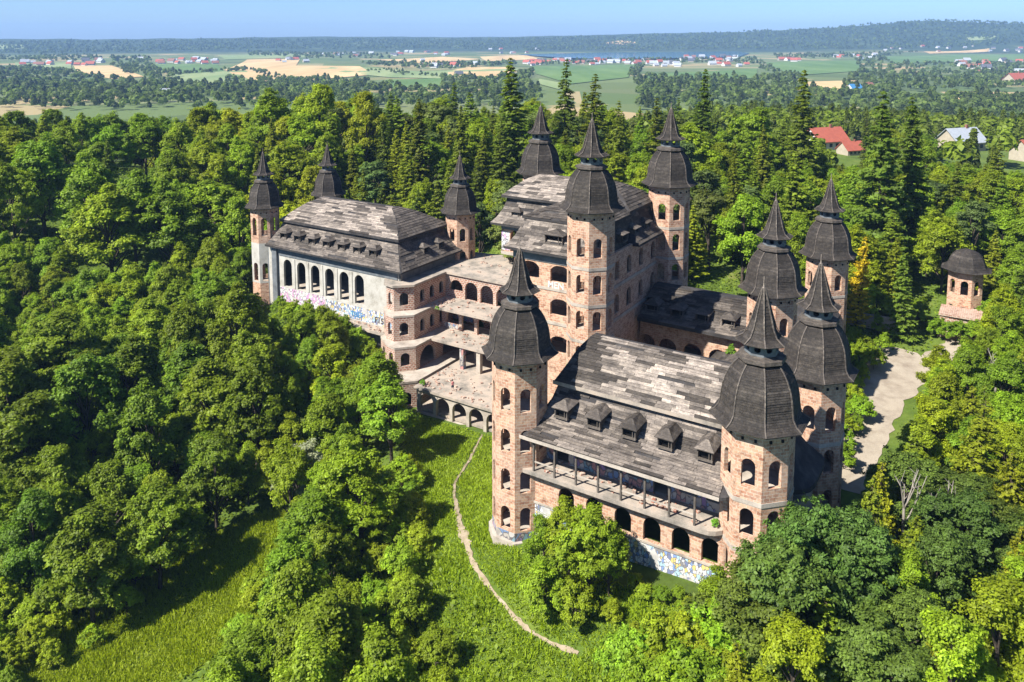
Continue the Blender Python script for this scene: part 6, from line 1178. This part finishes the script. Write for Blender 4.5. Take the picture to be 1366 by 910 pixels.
# ---------------------------------------------------------------- visitor on the terrace
def person(u, v, z):
    x, y = W(u, v); t = thing('person', (x, y, z), R(20), 'person in pink top and dark shorts standing on the lowest terrace', 'person')
    me = bpy.data.meshes.new('body')
    V = [(0, 0, .98), (0, 0, 1.2), (0, 0, 1.42), (0, .01, 1.55), (0, .02, 1.64), (0, .03, 1.76), (.1, 0, .92), (.11, -.05, .5), (.12, .02, .09), (.12, -.14, .04), (-.1, 0, .92), (-.12, .06, .5), (-.12, .12, .09), (-.12, -.03, .04),
         (.2, 0, 1.42), (.26, .03, 1.15), (.22, -.12, .95), (.21, -.17, .88), (-.2, 0, 1.42), (-.28, .02, 1.15), (-.2, -.16, 1.02), (-.15, -.24, 1.0)]
    E = [(0, 1), (1, 2), (2, 3), (3, 4), (4, 5), (0, 6), (6, 7), (7, 8), (8, 9), (0, 10), (10, 11), (11, 12), (12, 13), (2, 14), (14, 15), (15, 16), (16, 17), (2, 18), (18, 19), (19, 20), (20, 21)]
    me.from_pydata(V, E, []); o = put('body', me, t); sk = o.modifiers.new('skin', 'SKIN'); ss = o.modifiers.new('sub', 'SUBSURF'); ss.levels = 1; ss.render_levels = 1
    rad = [.15, .14, .15, .06, .09, .08, .1, .07, .045, .035, .1, .07, .045, .035, .065, .045, .035, .03, .065, .045, .035, .03]
    for sv, r_ in zip(me.skin_vertices[0].data, rad): sv.radius = (r_, r_ * .8)
    me.skin_vertices[0].data[0].use_root = True; me.materials.append(M['skin'])
    def shell(name, rings, mat):
        m = MB(); k = 10
        P = [[(cx + a * math.cos(2 * math.pi * i / k), cy + b * math.sin(2 * math.pi * i / k), zz) for i in range(k)] for cx, cy, a, b, zz in rings]
        for p, q in zip(P, P[1:]):
            for i in range(k): m.face([p[i], p[(i + 1) % k], q[(i + 1) % k], q[i]])
        return m.build(name, mat, t)
    shell('shirt', [(0, 0, .19, .14, .95), (0, 0, .17, .13, 1.15), (0, 0, .22, .15, 1.38), (0, 0, .16, .11, 1.48), (0, 0, .07, .07, 1.52)], M['cloth_red'])
    shell('shorts', [(0, 0, .24, .17, .58), (0, 0, .22, .16, .8), (0, 0, .18, .14, 1.0)], M['cloth_dark'])
    m = MB(); k = 8
    shell('hair', [(0, .04, .105, .115, 1.66), (0, .04, .115, .12, 1.74), (0, .04, .09, .1, 1.82), (0, .04, .01, .01, 1.86)], M['void'])
person(-30, 28.2, -4.2)

# ---------------------------------------------------------------- sprayed lettering
def lettering(txt, size, u, v, z, mat, parent, off, face=(0, -1)):
    cu = bpy.data.curves.new('lettering', 'FONT'); cu.body = txt; cu.size = size; cu.extrude = .006; cu.offset = .03; cu.resolution_u = 2
    tmp = bpy.data.objects.new('lettering', cu); col.objects.link(tmp); dg = bpy.context.evaluated_depsgraph_get()
    me = bpy.data.meshes.new_from_object(tmp.evaluated_get(dg)); bpy.data.objects.remove(tmp); me.materials.clear(); me.materials.append(mat)
    o = put('lettering', me, parent, (u + off[0], v + off[1], z + off[2])); o.rotation_euler = (R(90), 0, 0); return o
lettering('MEN', 1.25, -11.0, 24.96, 16.85, M['white'], kp.root, kp.off)
lettering('F15T', 1.5, -52.2, 34.755, .5, M['cloth_dark'], lw.root, lw.off)
lettering('TBEF', 1.4, -58.0, 34.755, .6, M['blue_paint'], lw.root, lw.off)

# ---------------------------------------------------------------- the hazy air of the plain
hz = MB(); hz.box(-9000, 9000, -300, 9600, -140, 190)
k = bpy.data.materials.new('haze'); k.use_nodes = True; k.node_tree.nodes.clear()
ou = k.node_tree.nodes.new('ShaderNodeOutputMaterial'); pv = k.node_tree.nodes.new('ShaderNodeVolumePrincipled')
pv.inputs['Color'].default_value = (.36, .60, 1, 1); pv.inputs['Density'].default_value = HAZE; pv.inputs['Anisotropy'].default_value = .0
k.node_tree.links.new(pv.outputs[0], ou.inputs['Volume'])
tag(hz.build('haze', k), 'thin blue summer haze over the plain', 'haze', None, 'stuff')

# ---------------------------------------------------------------- look-alikes are told apart by their order from left to right
ONES = ['', 'first', 'second', 'third', 'fourth', 'fifth', 'sixth', 'seventh', 'eighth', 'ninth', 'tenth', 'eleventh', 'twelfth', 'thirteenth', 'fourteenth', 'fifteenth', 'sixteenth', 'seventeenth', 'eighteenth', 'nineteenth']
TENS = {2: 'twent', 3: 'thirt', 4: 'fort', 5: 'fift', 6: 'sixt', 7: 'sevent', 8: 'eight', 9: 'ninet'}
def ordinal(n): return ONES[n] if n < 20 else (TENS[n // 10] + 'ieth' if n % 10 == 0 else TENS[n // 10] + 'y-' + ONES[n % 10])
same = {}
for o in scene.objects:
    if o.parent is None and 'label' in o and o.get('kind') is None: same.setdefault(o['label'], []).append(o)
for lab, os_ in same.items():
    if len(os_) > 1:
        os_.sort(key=lambda o: o.location.x / o.location.y)
        for i, o in enumerate(os_): o['label'] = '%s, %s from left' % (lab, ordinal(i + 1))
